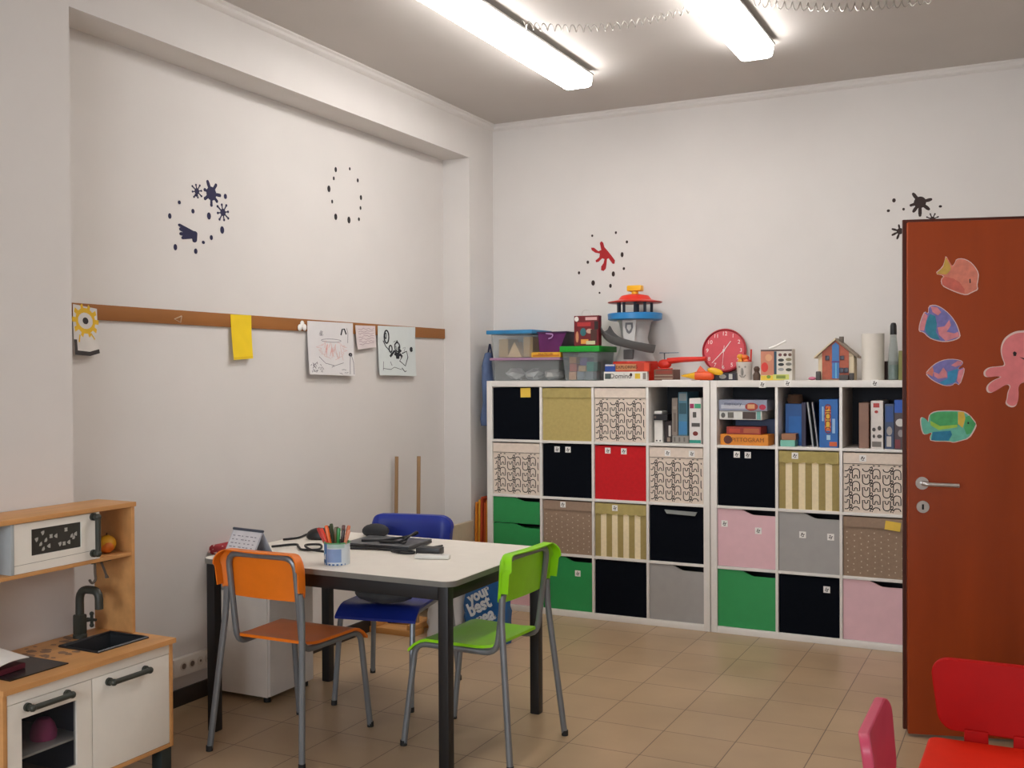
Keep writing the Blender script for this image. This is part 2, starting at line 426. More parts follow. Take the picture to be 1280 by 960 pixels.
# ------------------------------------------------------------------ splat stickers on the walls
NAVY = mat('navy_vinyl', '#17143F', .7); REDV = mat('red_vinyl', '#A8141C', .7); BROWNV = mat('brown_vinyl', '#2C1812', .7); DROPV = mat('dark_vinyl', '#1C1518', .7)
def splat_outline(arms, core=.45, n=60):
    """arms: (angle deg, length, width); outline of a paint splat in unit coordinates"""
    pts = []
    for k in range(n):
        a = 2*PI*k/n; r = core
        for ang, L, wd in arms:
            d = abs((a-math.radians(ang)+PI) % (2*PI)-PI); 
            if d < wd: r = max(r, core+(L-core)*math.cos(d/wd*PI/2)**.6)
        pts.append((r*math.cos(a), r*math.sin(a)))
    return pts
def wall_sticker(name, px, py, axis, val, nrm, arms, size, m_, label, grp, core=.3):
    c = wp(px, py, axis, val); nrm = V(nrm); a = V((0, 1, 0)) if axis == 0 else V((1, 0, 0))
    mb = MB(); mb.slab([c+a*u*size+V((0, 0, v*size))+nrm*.0005 for u, v in splat_outline(arms, core, 110)], nrm*.0012)
    mb2 = mb
    for ang, L, wd in arms:   # blob tips
        u, v = (L-.12)*math.cos(math.radians(ang)), (L-.12)*math.sin(math.radians(ang))
        mb2.slab([c+a*(u+.13*math.cos(t))*size+V((0, 0, (v+.13*math.sin(t))*size))+nrm*.0004 for t in [2*PI*i/12 for i in range(12)]], nrm*.0012)
    o = mb.build(name, m_, smooth=False); origin_to(o, c); return tag(o, label, 'wall sticker', grp)
def drops(lst, axis, val, nrm, m_, label, grp):
    nrm = V(nrm); a = V((0, 1, 0)) if axis == 0 else V((1, 0, 0))
    for px, py, r, e in lst:
        r *= .9; e = min(e, 1.35) if axis == 0 else e
        c = wp(px, py, axis, val)
        mb = MB(); mb.slab([c+a*r*math.cos(t)+V((0, 0, r*e*math.sin(t)))+nrm*.0005 for t in [2*PI*i/14 for i in range(14)]], nrm*.0012)
        o = mb.build('paint_drop_sticker', m_, smooth=False); origin_to(o, c); tag(o, label, 'wall sticker', grp)
LX, LN = XW, (1, 0, 0)
GS = 'paint splat wall stickers'
star = [(20,1,.2),(75,.9,.2),(120,1,.22),(170,.75,.2),(215,.9,.2),(265,.95,.2),(320,.8,.2)]
wall_sticker('splat_sticker', 264, 242, 0, LX, LN, [(0,1,.22),(55,.95,.22),(115,1,.25),(165,.8,.2),(215,.9,.22),(270,.95,.2),(320,.85,.22)], .066, NAVY, 'large navy star-shaped splat sticker high on the left wall', GS, .5)
sp8 = [(k*45+12, 1 if k % 2 else .85, .14) for k in range(8)]
wall_sticker('splat_sticker', 246, 239, 0, LX, LN, sp8, .040, NAVY, 'small spiky dark splat sticker left of the large navy star splat', GS, .36)
wall_sticker('splat_sticker', 278.5, 265.5, 0, LX, LN, sp8, .050, NAVY, 'small spiky dark splat sticker below the large navy star splat', GS, .36)
# navy hand print
c = wp(234, 291, 0, LX)
hand = MB()
def lmap(px, py, out=0): return wp(px, py, 0, LX+out)
def pxz(lst): return [(180+x/4.267, 200+y/4.267) for x, y in lst]
def capsule(mb, fm, p, q, w0, w1):
    p, q = V((p[0], p[1])), V((q[0], q[1])); d = (q-p).normalized(); n_ = V((-d.y, d.x)); pts = []
    for i in range(9):
        a = PI/2+PI*i/8; pts.append(p+d*math.cos(a)*w0+n_*math.sin(a)*w0)
    for i in range(9):
        a = -PI/2+PI*i/8; pts.append(q+d*math.cos(a)*w1+n_*math.sin(a)*w1)
    mb.slab([fm(*v) for v in pts], V((.0014, 0, 0)))
for k, (p, q, a, b) in enumerate((((265,395),(188,346),14,7), ((262,402),(196,368),13,9), ((258,405),(197,393),13,9), ((255,408),(208,414),12,9), ((268,395),(270,428),16,12), ((262,398),(250,404),18,14))):
    capsule(hand, lambda x, y, k=k: lmap(180+x/4.267, 200+y/4.267, .0005+.00004*k), p, q, a, b)
o = hand.build('hand_sticker', NAVY, smooth=False); origin_to(o, c)
tag(o, 'navy hand-shaped splat sticker on the left wall below the star splat', 'wall sticker', GS)
L1 = [(224,253,.010,1),(212,270,.011,1.3),(241,264,.011,1.1),(261,270,.014,1.9),(277.5,287.5,.015,1.9),(264,297,.011,1.2),(254,303,.011,.8),(244.5,314,.012,1.2),(219,309,.012,1.6),(281.5,245.5,.012,1.2),(245,244,.008,1)]
drops(L1, 0, LX, LN, NAVY, 'small dark drop sticker around the navy hand and star splats', 'drop stickers around the navy splats')
L2 = [(419.5,212,.012,1.7),(437,211,.008,1.3),(417,223,.009,1.5),(411,236,.015,1.5),(415,252,.009,1.4),(447,225.5,.010,1.3),(451,247,.012,1.6),(450.5,260,.009,1.6),(419.5,271,.015,2.),(436,275,.016,2.),(448.5,274,.010,1.2)]
drops(L2, 0, LX, LN, DROPV, 'small dark drop sticker in the empty oval ring on the left wall', 'drop stickers in the oval ring')
BN = (0, -1, 0)
def bpx(px, py, o_=0): return wp(px, py, 1, -o_)
sR = 1047/120
def rz_(lst): return [(700+x/sR, 270+y/sR) for x, y in lst]
hp = MB(); ctr = bpx(754, 320)
hp.slab([bpx(x, y, .0005) for x, y in rz_([(435,295),(452,275),(472,292),(485,340),(520,380),(560,430),(600,485),(595,520),(575,522),(555,495),(530,460),(512,470),(508,520),(500,575),(475,600),(448,590),(450,550),(475,515),(485,470),(460,462),(420,500),(395,505),(388,485),(430,450),(435,410),(385,400),(345,372),(340,345),(370,345),(420,385),(450,370),(442,330)])], V((0, -.0014, 0)))
o = hp.build('hand_sticker', REDV, smooth=False); origin_to(o, ctr)
tag(o, 'red hand-shaped splat sticker on the back wall above the toy tower', 'wall sticker', GS)
L3 = [(x, y, r, e) for (x, y), r, e in zip(rz_([(352,215),(610,182),(730,283),(678,422),(697,574),(582,632),(551,762),(432,838),(362,730),(208,620),(304,504)]), (.008,.008,.009,.011,.009,.012,.010,.007,.014,.009,.010), (1.1,1.3,1.2,1.7,1.2,1.6,1.5,1.1,1.4,1.3,1.2))]
drops(L3, 1, 0, BN, BROWNV, 'small dark drop sticker around the red hand splat', 'drop stickers around the red hand splat')
wall_sticker('splat_sticker', 1150, 253, 1, 0, BN, [(12,1.1,.25),(125,1.15,.25),(195,.95,.22),(235,1.1,.25),(270,1.35,.22),(318,1.15,.25)], .060, BROWNV, 'large dark brown splat sticker on the back wall above the door', GS, .55)
wall_sticker('splat_sticker', 1165.5, 274, 1, 0, BN, [(k*45+20, 1, .17) for k in range(8)], .036, BROWNV, 'small brown splat sticker half hidden by the top edge of the door', GS, .4)
wall_sticker('splat_sticker', 1125, 289, 1, 0, BN, [(100,1,.25),(160,1.2,.25),(205,1.25,.25),(250,1.2,.25),(330,1,.25),(30,1,.25)], .04, BROWNV, 'small brown splat sticker beside the upper left corner of the door', GS, .45)
drops([(1110.5,263.5,.010,.9),(1117.5,250.5,.011,1.2),(1129.5,261.5,.008,1.1),(1175.5,258,.010,.8)], 1, 0, BN, BROWNV, 'small dark drop sticker around the brown splats above the door', 'drop stickers around the brown splats')

# ------------------------------------------------------------------ cork strip and drawings on the left wall
WSTRIP = wood('strip_wood', '#96602F', (1, .15, 1), .14, .6, 9)
o = MB().box(XW+.0004, XW+.012, -3.50, -.338, 1.750, 1.815, .002).build('pin_strip', WSTRIP)
origin_to(o, (XW, -1.9, 1.78)); tag(o, 'long brown wooden pin strip running along the left wall', 'pin strip')
PAPER = mat('drawing_paper', '#DAD7D6', .8, var=.02); PAPER2 = mat('pinkish_paper', '#D8CBC9', .8, var=.03); PAPER3 = mat('pale_grey_paper', '#D2D8D6', .8, var=.02)
PENCIL = mat('pencil_grey', '#6E6A70', .9); PENRED = mat('red_pencil', '#D99A90', .9); PENBLK = mat('black_marker', '#23242A', .9)
def sheet(name, quad, mats, strokes, label, cat, off=.014, grp=None, fills=(), curl=.02):
    """quad: tl, tr, br, bl pixels on the plane off in front of the wall"""
    xo = XW+off
    P = [wp(x, y, 0, xo) for x, y in quad]
    def q(u, v, lift=0):
        p = (P[0]*(1-u)+P[1]*u)*(1-v)+(P[3]*(1-u)+P[2]*u)*v
        return p+V((curl*v*v*.6+lift, 0, 0))
    mb = MB(); n = 6
    for i in range(n):
        mb.slab([q(0, i/n), q(1, i/n), q(1, (i+1)/n), q(0, (i+1)/n)], V((.0006, 0, 0)))
    bmesh.ops.remove_doubles(mb.bm, verts=mb.bm.verts[:], dist=1e-5)
    for st, w_, mi in strokes:
        mb.mi = mi; mb.stroke(st, w_, lambda u, v: q(u, v, .0013))
    for fl, mi in fills:
        mb.mi = mi; mb.patch([q(u, v, .0016) for u, v in fl])
    o = mb.build(name, mats, smooth=False); origin_to(o, sum(P, V())/4)
    return tag(o, label, cat, grp)
def circ(cx, cy, rx, ry, n=18, a0=0, a1=360): return [(cx+rx*math.cos(math.radians(a0+(a1-a0)*i/n)), cy+ry*math.sin(math.radians(a0+(a1-a0)*i/n))) for i in range(n+1)]
GD = 'drawings pinned to the wall strip'
YC = mat('yellow_paint', '#E3B62E', .8); DKO = mat('dark_marker', '#3A3433', .8)
pet = [([(0.5+.30*math.cos(a), .30+.2*math.sin(a)), (.5+.55*math.cos(a), .30+.34*math.sin(a))], .10, 1) for a in [2*PI*k/10 for k in range(10)]]
sheet('flower_drawing', [(91,380),(121,386),(122,443),(91,443)], [mat('flower_paper', '#DAD5CF', .8), YC, DKO, PAPER],
      pet+[(circ(.5,.30,.36,.22), .10, 1), ([(.25,.60),(.2,.75)], .05, 1), ([(.7,.55),(.85,.68)], .04, 1), ([(.06,.70),(.06,.98)], .12, 2), ([(.0,.96),(.6,.99),(1.0,.93)], .09, 2)],
      'child drawing of a yellow flower hung at the left end of the strip', 'drawing', .014, GD, [(circ(.5,.30,.12,.07), 2)])
sheet('yellow_card', [(288,393),(314,394),(314,448),(290,450)], [mat('yellow_card', '#EFCB10', .7, var=.03), mat('yellow_fold', '#D9B400', .7)], [([(.02,.96),(.98,.96)], .02, 1)],
      'bright yellow blank card hanging from the strip', 'card', .014, GD)
zig = []
for k in range(30):
    t = k/29; yv = .36+.34*t; sp = .36*math.sin(PI*(.15+.8*t)); zig += [(.52-sp*random.uniform(.6, 1), yv), (.52+sp*random.uniform(.6, 1), yv+.012)]
st = [(zig[::2], .005, 2), (zig[1::2], .005, 2)]
for k in range(22):
    x = .35+.4*random.random(); y = .38+.2*random.random(); st.append(([(x, y), (x+random.uniform(-.05, .05), y+random.uniform(.08, .20))], .006, 2))
st += [([(.22,.66),(.35,.78),(.55,.82),(.75,.76)], .009, 1), (circ(.5,.35,.22,.03), .008, 1), ([(.72,.24),(.75,.13),(.80,.12),(.84,.22)], .03, 3), ([(.85,.1),(.88,.2),(.87,.38)], .008, 3), (circ(.92,.60,.03,.02), .03, 3), ([(.92,.6),(.9,.75),(.88,.97)], .012, 1), ([(.94,.6),(.98,.75),(.97,.97)], .012, 1)]
for k in range(26):
    x, y = .05+.22*random.random(), .75+.22*random.random(); st.append(([(x, y), (x+random.uniform(-.05, .05), y+random.uniform(-.05, .05))], .010, 1))
for k in range(9):
    x, y = .24+.06*random.random(), .17+.1*random.random(); st.append(([(x, y), (x+.05, y+.02)], .008, 1))
for k in range(9):
    x, y = .45+.4*random.random(), .82+.14*random.random(); st.append(([(x, y), (x+.04, y+random.uniform(-.04, .04))], .008, 1))
sheet('pencil_drawing', [(384,401),(441,404),(441,470),(384,468)], [PAPER, PENCIL, PENRED, PENBLK], st, 'large pencil drawing with a reddish scribble on white paper pinned to the strip', 'drawing', .014, GD, curl=.03)
st = []
for k in range(7):
    y = .14+.11*k; st.append(([(.12+.8*i/9, y+random.uniform(-.04, .04)) for i in range(10)], .022, 1))
sheet('small_drawing', [(444,406.5),(469,407.5),(469,434),(446,437)], [PAPER2, mat('faint_pencil', '#AB9298', .9)], st, 'small pinkish scribbled note between the two large drawings', 'drawing', .016, GD, curl=.012)
st = [(circ(.22,.22,.06,.13,16), .032, 1), ([(.30,.62),(.42,.50),(.5,.56),(.6,.48)], .05, 1), ([(.44,.36),(.5,.3),(.56,.38),(.52,.48)], .03, 1), (circ(.2,.2,.02,.06,10), .02, 1), ([(.13,.3),(.2,.42),(.3,.5),(.36,.6)], .02, 1), (circ(.32,.46,.04,.07,12), .03, 1), ([(.4,.32),(.5,.28),(.42,.38)], .015, 1), (circ(.5,.42,.07,.09,14), .025, 1), ([(.46,.4),(.48,.5),(.52,.42),(.55,.5)], .02, 1), ([(.42,.55),(.5,.6),(.58,.57),(.62,.62)], .06, 1), ([(.62,.55),(.75,.5),(.78,.62),(.7,.8),(.55,.7),(.62,.62)], .022, 1), (circ(.88,.46,.02,.03,10), .05, 1), ([(.65,.44),(.72,.42),(.68,.5)], .012, 2), ([(.12,.72),(.1,.9)], .012, 2), ([(.1,.86),(.3,.88),(.4,.83),(.6,.88)], .010, 1), ([(.6,.84),(.68,.92),(.72,.9)], .018, 1), ([(.3,.72),(.34,.8)], .014, 2)]
sheet('marker_drawing', [(472,407),(519,409),(518,470),(472,469)], [PAPER3, PENBLK, PENCIL], st, 'black marker drawing on pale grey paper, rightmost on the strip', 'drawing', .014, GD, [([(.44,.54),(.56,.55),(.54,.66),(.46,.66)], 1)], curl=.025)
# bits hanging on the strip
cl = MB(); c = wp(377, 405, 0, XW+.016)
for dz, dy in ((.0, 0), (-.018, .02), (-.02, -.02)): cl.ball(c+V((.004, dy, dz)), .017, .4, 1, 1.1, 10)
o = cl.build('paper_flower', STICK); origin_to(o, c); tag(o, 'crumpled white paper flower pinned left of the pencil drawing', 'paper flower')
c = wp(222, 398, 0, XW+.013); hk = MB(); hk.tube([c+V((0, .025, .012)), c+V((0, -.02, -.004)), c+V((0, .018, -.018)), c+V((0, .025, .012))], .0028, 6)
o = hk.build('paper_clip', mat('pale_wire', '#C9A98C', .5)); origin_to(o, c); tag(o, 'bent pale clip on the bare stretch of the strip', 'clip')

# ------------------------------------------------------------------ cube shelves
W1 = .3365; FR = .038; DV = .016; YK = -.39
def cellx(x0, c): return x0+FR+c*(W1+DV), x0+FR+c*(W1+DV)+W1
def cellz(r): # r = 0 is the top row
    k = 3-r; return FR+k*(W1+DV), FR+k*(W1+DV)+W1
def shelf(x0, label, dark_cells):
    t = thing('cube_shelf', label, 'shelf', (x0, YK/2, 0), 0, 'white cube shelves')
    y0, y1 = YK/2, -YK/2-.016
    MB().box(0, FR, y0, y1, 0, 1.47, .002).build('side_panel', WHITE, t)
    MB().box(1.47-FR, 1.47, y0, y1, 0, 1.47, .002).build('side_panel', WHITE, t)
    MB().box(FR, 1.47-FR, y0, y1, 1.47-FR, 1.47, .002).build('top_panel', WHITE, t)
    MB().box(FR, 1.47-FR, y0, y1, 0, FR, .002).build('bottom_panel', WHITE, t)
    for c in range(1, 4):
        x = FR+c*(W1+DV)-DV
        MB().box(x, x+DV, y0+.002, y1, FR, 1.47-FR, .001).build('divider', WHITE, t)
    for r in range(1, 4):
        z = FR+r*(W1+DV)-DV
        for c in range(4):
            x = FR+c*(W1+DV)
            MB().box(x, x+W1, y0+.002, y1, z, z+DV, .001).build('shelf_board', WHITE, t)
    for r, c in dark_cells:  # thin dark sheets added to imitate the shade at the cube backs
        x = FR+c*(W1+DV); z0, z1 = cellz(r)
        plabel(MB().box(x, x+W1, y1-.008, y1-.003, z0, z1).build('back_panel', CUBE_SHADE, t), 'dark sheet added as shade at the back of a cube')
    return t
K1X, K2X = 0., 1.475
doors1 = [(3, 0), (3, 1), (3, 3), (2, 0)]; doors2 = [(3, 0), (2, 0), (2, 1), (3, 2)]
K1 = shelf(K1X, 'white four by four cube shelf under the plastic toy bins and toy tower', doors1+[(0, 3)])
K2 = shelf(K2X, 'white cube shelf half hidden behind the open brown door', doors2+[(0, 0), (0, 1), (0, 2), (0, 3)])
def local(t, p): return V(p)-V(t.location)
def doodle(mb, cx, cz, s, fm):
    k = random.random()
    mb.stroke([(cx-s*.5, cz-s*.3), (cx-s*.1, cz+s*.4*k), (cx+s*.2, cz-s*.2), (cx+s*.5, cz+s*.3)], s*.3, fm)
    mb.stroke([(cx-s*.4, cz+s*.4), (cx+s*.1, cz+s*.5)], s*.22, fm)
    mb.stroke([(cx-s*.3, cz-s*.55), (cx+s*.4, cz-s*.5)], s*.2, fm)
def picture_label(cx, cz, y, parent, s=.036, off=V((0, 0, 0)), tint=None, rot=0.):
    mb = MB(); ca, sa = math.cos(rot), math.sin(rot)
    def fm(a, b, l=.0016): 
        u, v = a-cx, b-cz
        return V((cx+u*ca-v*sa, y-l, cz+u*sa+v*ca))-off
    mb.slab([fm(cx+a*s/2, cz+b*s/2, .0004) for a, b in ((-1, -1), (1, -1), (1, 1), (-1, 1))], V((0, -.0008, 0)))
    mb.mi = 1; doodle(mb, cx, cz, s*.5, fm)
    return mb.build('picture_label', [STICK, tint or INK], parent, smooth=False)
def door_insert(t, x0, r, c, m_, lab, labels=()):
    xa, xb = cellx(x0, c); za, zb = cellz(r); w_ = W1-.004; h_ = W1-.004
    off = V(t.location)
    xa += .002; za += .002
    pts = [(0, 0), (w_, 0), (w_, h_-.030)]
    for i in range(1, 11):
        u = i/10; pts.append((w_*(.66-.28*u), h_-.030*(0.5+.5*math.cos(PI*u))+.0))
    pts.append((0, h_))
    mb = MB(); y = YK+.010
    mb.slab([V((xa+a, y, za+b))-off for a, b in pts], V((0, .014, 0)))
    d = plabel(mb.build('door', m_, t, smooth=False), lab)
    for a, b in labels: picture_label(xa+a*w_, za+b*h_, y, d, .037, off)
    return d
GREEN = mat('green_lacquer', '#2A9450', .42, var=.03); PINKL = mat('pink_lacquer', '#E0B6BC', .42, var=.03); GREYL = mat('grey_lacquer', '#A19E9A', .42, var=.03)
xa, xb = cellx(K1X, 0); za, zb = cellz(2)
for k in (1, 0):     # two stacked drawers
    z0 = za+.002+k*.168; h_ = .164; w_ = W1-.004; off = V(K1.location)
    pts = [(0, 0), (w_, 0), (w_, h_-.024)]+[(w_*(.72-.3*i/8), h_-.024*(.5+.5*math.cos(PI*i/8))) for i in range(1, 9)]+[(0, h_)]
    mb = MB(); mb.slab([V((xa+.002+a, YK+.010, z0+b))-off for a, b in pts], V((0, .014, 0)))
    mb.openbox(xa+.01-off.x, xa+w_-.006-off.x, YK+.024-off.y, -.05-off.y, z0-off.z, z0+.10-off.z, .006)
    plabel(mb.build('drawer', GREEN, K1, smooth=False), 'green %s drawer with a wavy cut-out' % ('upper' if k else 'lower'))
door_insert(K1, K1X, 3, 0, PINKL, 'pink door behind the green chair')
door_insert(K1, K1X, 3, 1, GREEN, 'green door with one picture label', [(.71, .70)])
door_insert(K1, K1X, 3, 3, GREYL, 'plain grey door with a wavy top')
door_insert(K2, K2X, 3, 0, GREEN, 'green door in the bottom row')
door_insert(K2, K2X, 2, 0, PINKL, 'pink door with two picture labels', [(.12, .74), (.71, .65)])
door_insert(K2, K2X, 2, 1, GREYL, 'grey door with two picture labels', [(.40, .63), (.86, .62)])
door_insert(K2, K2X, 3, 2, PINKL, 'pink door in the bottom row')
for px, py in ((953, 480.5), (984.5, 479), (1093.5, 479)):
    p = wp(px, py, 1, YK); picture_label(p.x, p.z, YK, K2, .038, V(K2.location))

# fabric boxes
GB = 'fabric storage boxes in the cube shelves'
ANIM = [(0, 0), (0, .036), (.004, .046), (.013, .051), (.025, .051), (.034, .046), (.038, .036), (.038, 0), (.027, 0), (.026, .012), (.019, .017), (.012, .012), (.011, 0), (0, 0)]
HEAD = [(.001, .042), (-.008, .043), (-.013, .038), (-.013, .028), (-.008, .025), (-.006, .030), (.0, .030)]
def animals(mb, x0, x1, z0, z1, y):
    """rows of outlined animals, alternately upright and upside down"""
    fm = lambda a, b: V((a, y-.0012, b))
    i = 0; x = x0-.012
    while x < x1:
        z = z0-(.026 if i % 2 else .058); flip = i % 2 == 0
        while z < z1:
            for sh in (ANIM, HEAD):
                run = []
                for a, b in sh:
                    if flip: a, b = .038-a, .051-b
                    a, b = x+a, z+b
                    if x0 <= a <= x1 and z0 <= b <= z1: run.append((a, b))
                    else:
                        if len(run) > 1: mb.stroke(run, .0052, fm)
                        run = []
                if len(run) > 1: mb.stroke(run, .0052, fm)
            z += .070
        x += .0535; i += 1
OLIVE = mat('olive_fabric', '#B8A566', .9, var=.06, scale=50, bump=.15); OLIVED = mat('olive_flap', '#B09F62', .9, var=.1, scale=30, bump=.3)
TAUPE = mat('taupe_fabric', '#967E69', .9, var=.06, scale=60, bump=.15); TAUPEL = mat('taupe_flap', '#9A826E', .9, var=.06, scale=60, bump=.15)
STRA = mat('stripe_cream', '#EEDCB4', .9, var=.05, scale=50); STRB = mat('stripe_olive', '#A28F58', .9, var=.06, scale=50)
REDF = mat('red_fabric', '#C8101A', .85, var=.06, scale=50, bump=.12); DOT = mat('dot_print', '#CDBCA4', .9)
def fabric_box(x0, r, c, style, label, labels=(), notes=(), handle=False):
    xa, xb = cellx(x0, c); za, zb = cellz(r); g = .004
    cx = (xa+xb)/2
    t = thing('fabric_box', label, 'storage box', (cx, -.2, za), 0, GB)
    off = V(t.location); y = YK+.012
    top = zb-.008
    def B(x_0, x_1, y_0, y_1, z_0, z_1, bev=.004): return (x_0-off.x, x_1-off.x, y_0-off.y, y_1-off.y, z_0-off.z, z_1-off.z, bev)
    base = {'black': BLACKF, 'red': REDF, 'olive': OLIVE, 'animals': CREAM, 'dots': TAUPE, 'stripes': STRA}[style]
    mats = [base, INK, DOT, STRB]
    mb = MB(); mb.openbox(xa+g-off.x, xb-g-off.x, y-off.y, -.03-off.y, za-off.z+.0004, top-off.z, .006)
    sub_ = lambda a, b, l=.0009: V((a, y-l, b))-off
    if style == 'animals':
        mb.mi = 1; m2 = MB(); animals(m2, xa+g+.006, xb-g-.004, za+.006, top-.062, y)
        for v in m2.bm.verts: v.co -= off
        tmp = bpy.data.meshes.new('t'); m2.bm.to_mesh(tmp); m2.bm.free()
        n0 = set(mb.bm.faces); mb.bm.from_mesh(tmp); mb._mark([f_ for f_ in mb.bm.faces if f_ not in n0]); bpy.data.meshes.remove(tmp)
    if style == 'dots':
        mb.mi = 2
        for i in range(9):
            for j in range(8):
                a = xa+.025+i*.036+random.uniform(-.004, .004); b = za+.02+j*.032+(i % 2)*.016
                if b < top-.07: mb.patch([sub_(a+.0045*math.cos(q), b+.0045*math.sin(q)) for q in (0.3, 1.57, 2.84, 4.7)])
    if style == 'stripes':
        mb.mi = 3; n = 9; ww = (xb-xa-2*g)/n
        for i in range(0, n, 2):
            a = xa+g+i*ww; mb.patch([sub_(*p) for p in ((a, za+.002), (a+ww, za+.002), (a+ww, top-.05), (a, top-.05))])
    if style == 'animals':
        mb.mi = 1; mb.patch([sub_(*p) for p in ((xa+g, top-.0615), (xb-g, top-.0615), (xb-g, top-.059), (xa+g, top-.059))])
    body = mb.build('body', mats, t)
    if style in ('animals', 'dots', 'stripes', 'olive'):
        hh = {'animals': .058, 'dots': .055, 'stripes': .066, 'olive': .060}[style]
        fm_ = {'animals': CREAM, 'dots': TAUPEL, 'stripes': OLIVED, 'olive': OLIVED}[style]
        fl = MB()
        n = 16; w_ = xb-xa-2*g
        pts = [V((xa+g+w_*i/n, y-.0004, top-hh+.005*math.sin(i*2.1)*(1 if style in ('olive', 'stripes') else .35)))-off for i in range(n+1)]
        pts += [V((xb-g, y-.0004, top))-off, V((xa+g, y-.0004, top))-off]
        fl.slab(pts, V((0, -.005, 0)))
        o_ = fl.build('flap', [fm_, INK], t, smooth=False)
        plabel(o_, {'animals': 'plain cream top band', 'dots': 'plain taupe top band', 'stripes': 'olive top band', 'olive': 'crumpled olive flap'}[style])
    yl = y-.006
    for a, b in labels: picture_label(xa+a*W1, za+b*W1, yl if style not in ('black', 'red') else y-.0006, t, .036, off)
    for a, b, w2, h2, rt, mm in notes:
        nb = MB(); ca, sa = math.cos(rt), math.sin(rt)
        yy = yl if style not in ('black', 'red') else y-.0006
        nb.slab([V((xa+a*W1+u*ca-v*sa, yy-.0005, za+b*W1+u*sa+v*ca))-off for u, v in ((-w2, -h2), (w2, -h2), (w2, h2), (-w2, h2))], V((0, -.001, 0)))
        plabel(nb.build('paper_note', mm, t, smooth=False), 'yellow note stuck on the box')
    if handle:
        hb_ = MB(); a0, a1, b = xa+.29*W1, xa+.88*W1, za+.875*W1
        hb_.slab([V((u, y-.001, v))-off for u, v in ((a0, b+.016), (a1, b+.010), (a1-.012, b-.012), (a0+.014, b-.006))], V((0, -.010, 0)))
        plabel(hb_.build('handle', mat('grey_plastic', '#8F928E', .5), t), 'grey grip handle')
    return t
fabric_box(K1X, 0, 0, 'black', 'black fabric box with a yellow note, in the top left cube', notes=[(.70, .89, .035, .030, .02, YELLOWN)])
fabric_box(K1X, 0, 1, 'olive', 'plain olive fabric box in the top row of the shelf')
fabric_box(K1X, 0, 2, 'animals', 'animal print box in the top row beside the olive box')
fabric_box(K1X, 1, 0, 'animals', 'animal print box above the two green drawers')
fabric_box(K1X, 1, 1, 'black', 'black fabric box with two picture labels below the olive box', [(.30, .885), (.52, .885)])
fabric_box(K1X, 1, 2, 'red', 'red fabric box with two picture labels, the only red one', [(.26, .89), (.57, .885)])
fabric_box(K1X, 1, 3, 'animals', 'animal print box with two picture labels right of the red box', [(.35, .88), (.79, .88)])
fabric_box(K1X, 2, 1, 'dots', 'brown dotted box with one picture label behind the green chair', [(.42, .91)])
fabric_box(K1X, 2, 2, 'stripes', 'olive striped box below the red box', [(.40, .90)])
fabric_box(K1X, 2, 3, 'black', 'black fabric box with a grey grip handle', handle=True)
fabric_box(K1X, 3, 2, 'black', 'plain black box without labels in the bottom row between the green and grey doors')
fabric_box(K2X, 1, 0, 'black', 'black box with two picture labels below the board games', [(.34, .89), (.53, .885)])
fabric_box(K2X, 1, 1, 'stripes', 'olive striped box in the shelf by the door', [(.28, .90)])
fabric_box(K2X, 1, 2, 'animals', 'animal print box next to the edge of the open door', [(.32, .89)])
fabric_box(K2X, 2, 2, 'dots', 'brown dotted box with a yellow note next to the door', notes=[(.78, .86, .040, .024, -.12, YELLOWN)])
fabric_box(K2X, 3, 1, 'black', 'black box with one picture label in the bottom row by the door', [(.79, .79)])

exec_order = 'shelf contents follow'
# ------------------------------------------------------------------ books and games in the open cubes
def carton(name, x0, x1, y0, y1, z0, z1, hexc, label, cat, grp, art=(), text=None, lean=0., mkey=None, rough=.45, bev=.0015):
    """a printed box or book; art = (u0,u1,v0,v1,hex) rectangles on its front face"""
    cx, cy = (x0+x1)/2, (y0+y1)/2
    w_, d_, h_ = (x1-x0)/2, (y1-y0)/2, z1-z0
    mats = [mat(mkey or 'card_'+hexc, hexc, rough)]
    mb = MB(); mb.box(-w_, w_, -d_, d_, 0, h_, bev, 1)
    def fm(u, v, l=.0008): return V((-w_+2*w_*u, -d_-l, h_*v))
    for i, a in enumerate(art):
        mats.append(mat('card_'+a[4], a[4], .5)); mb.mi = len(mats)-1
        if len(a) > 5 and a[5] == 'o': mb.patch([fm((a[0]+a[1])/2+(a[1]-a[0])/2*math.cos(q), (a[2]+a[3])/2+(a[3]-a[2])/2*math.sin(q), .0008+.0002*i) for q in [2*PI*k/14 for k in range(14)]])
        else: mb.patch([fm(u, v, .0008+.0002*i) for u, v in ((a[0], a[2]), (a[1], a[2]), (a[1], a[3]), (a[0], a[3]))])
    if text:
        for s_, size, u, v, hx, vert in text:
            mats.append(mat('card_'+hx, hx, .5)); mb.mi = len(mats)-1
            xd, yd = ((1, 0, 0), (0, 0, 1)) if not vert else ((0, 0, -1), (1, 0, 0))
            mb.text(s_, size, fm(u, v, .0045), xd, yd)
    o = mb.build(name, mats)
    o.location = (cx, cy, z0); o.rotation_euler = (0, lean, 0)
    return tag(o, label, cat, grp)
ZT = cellz(0)[0]+.0006
g1 = 'boxes and books in the top right cube of the left shelf'
yb = -.06
carton('small_carton', 1.112, 1.165, -.33, -.2, ZT, ZT+.135, '#DEDAD2', 'white carton standing at the left of the open cube', 'carton', g1, [(.2,.4,.05,.12,'#40383A','o'),(.6,.8,.05,.12,'#40383A','o')])
carton('card_pack', 1.112, 1.20, -.345, -.2, ZT+.1356, ZT+.172, '#1D1C1E', 'flat black pack lying on the white carton', 'pack', g1, [(.05,.2,.3,.7,'#6B5A50')])
carton('card_pack', 1.112, 1.16, -.33, -.22, ZT+.1726, ZT+.19, '#D9D6D0', 'thin white pack on top of the black pack', 'pack', g1)
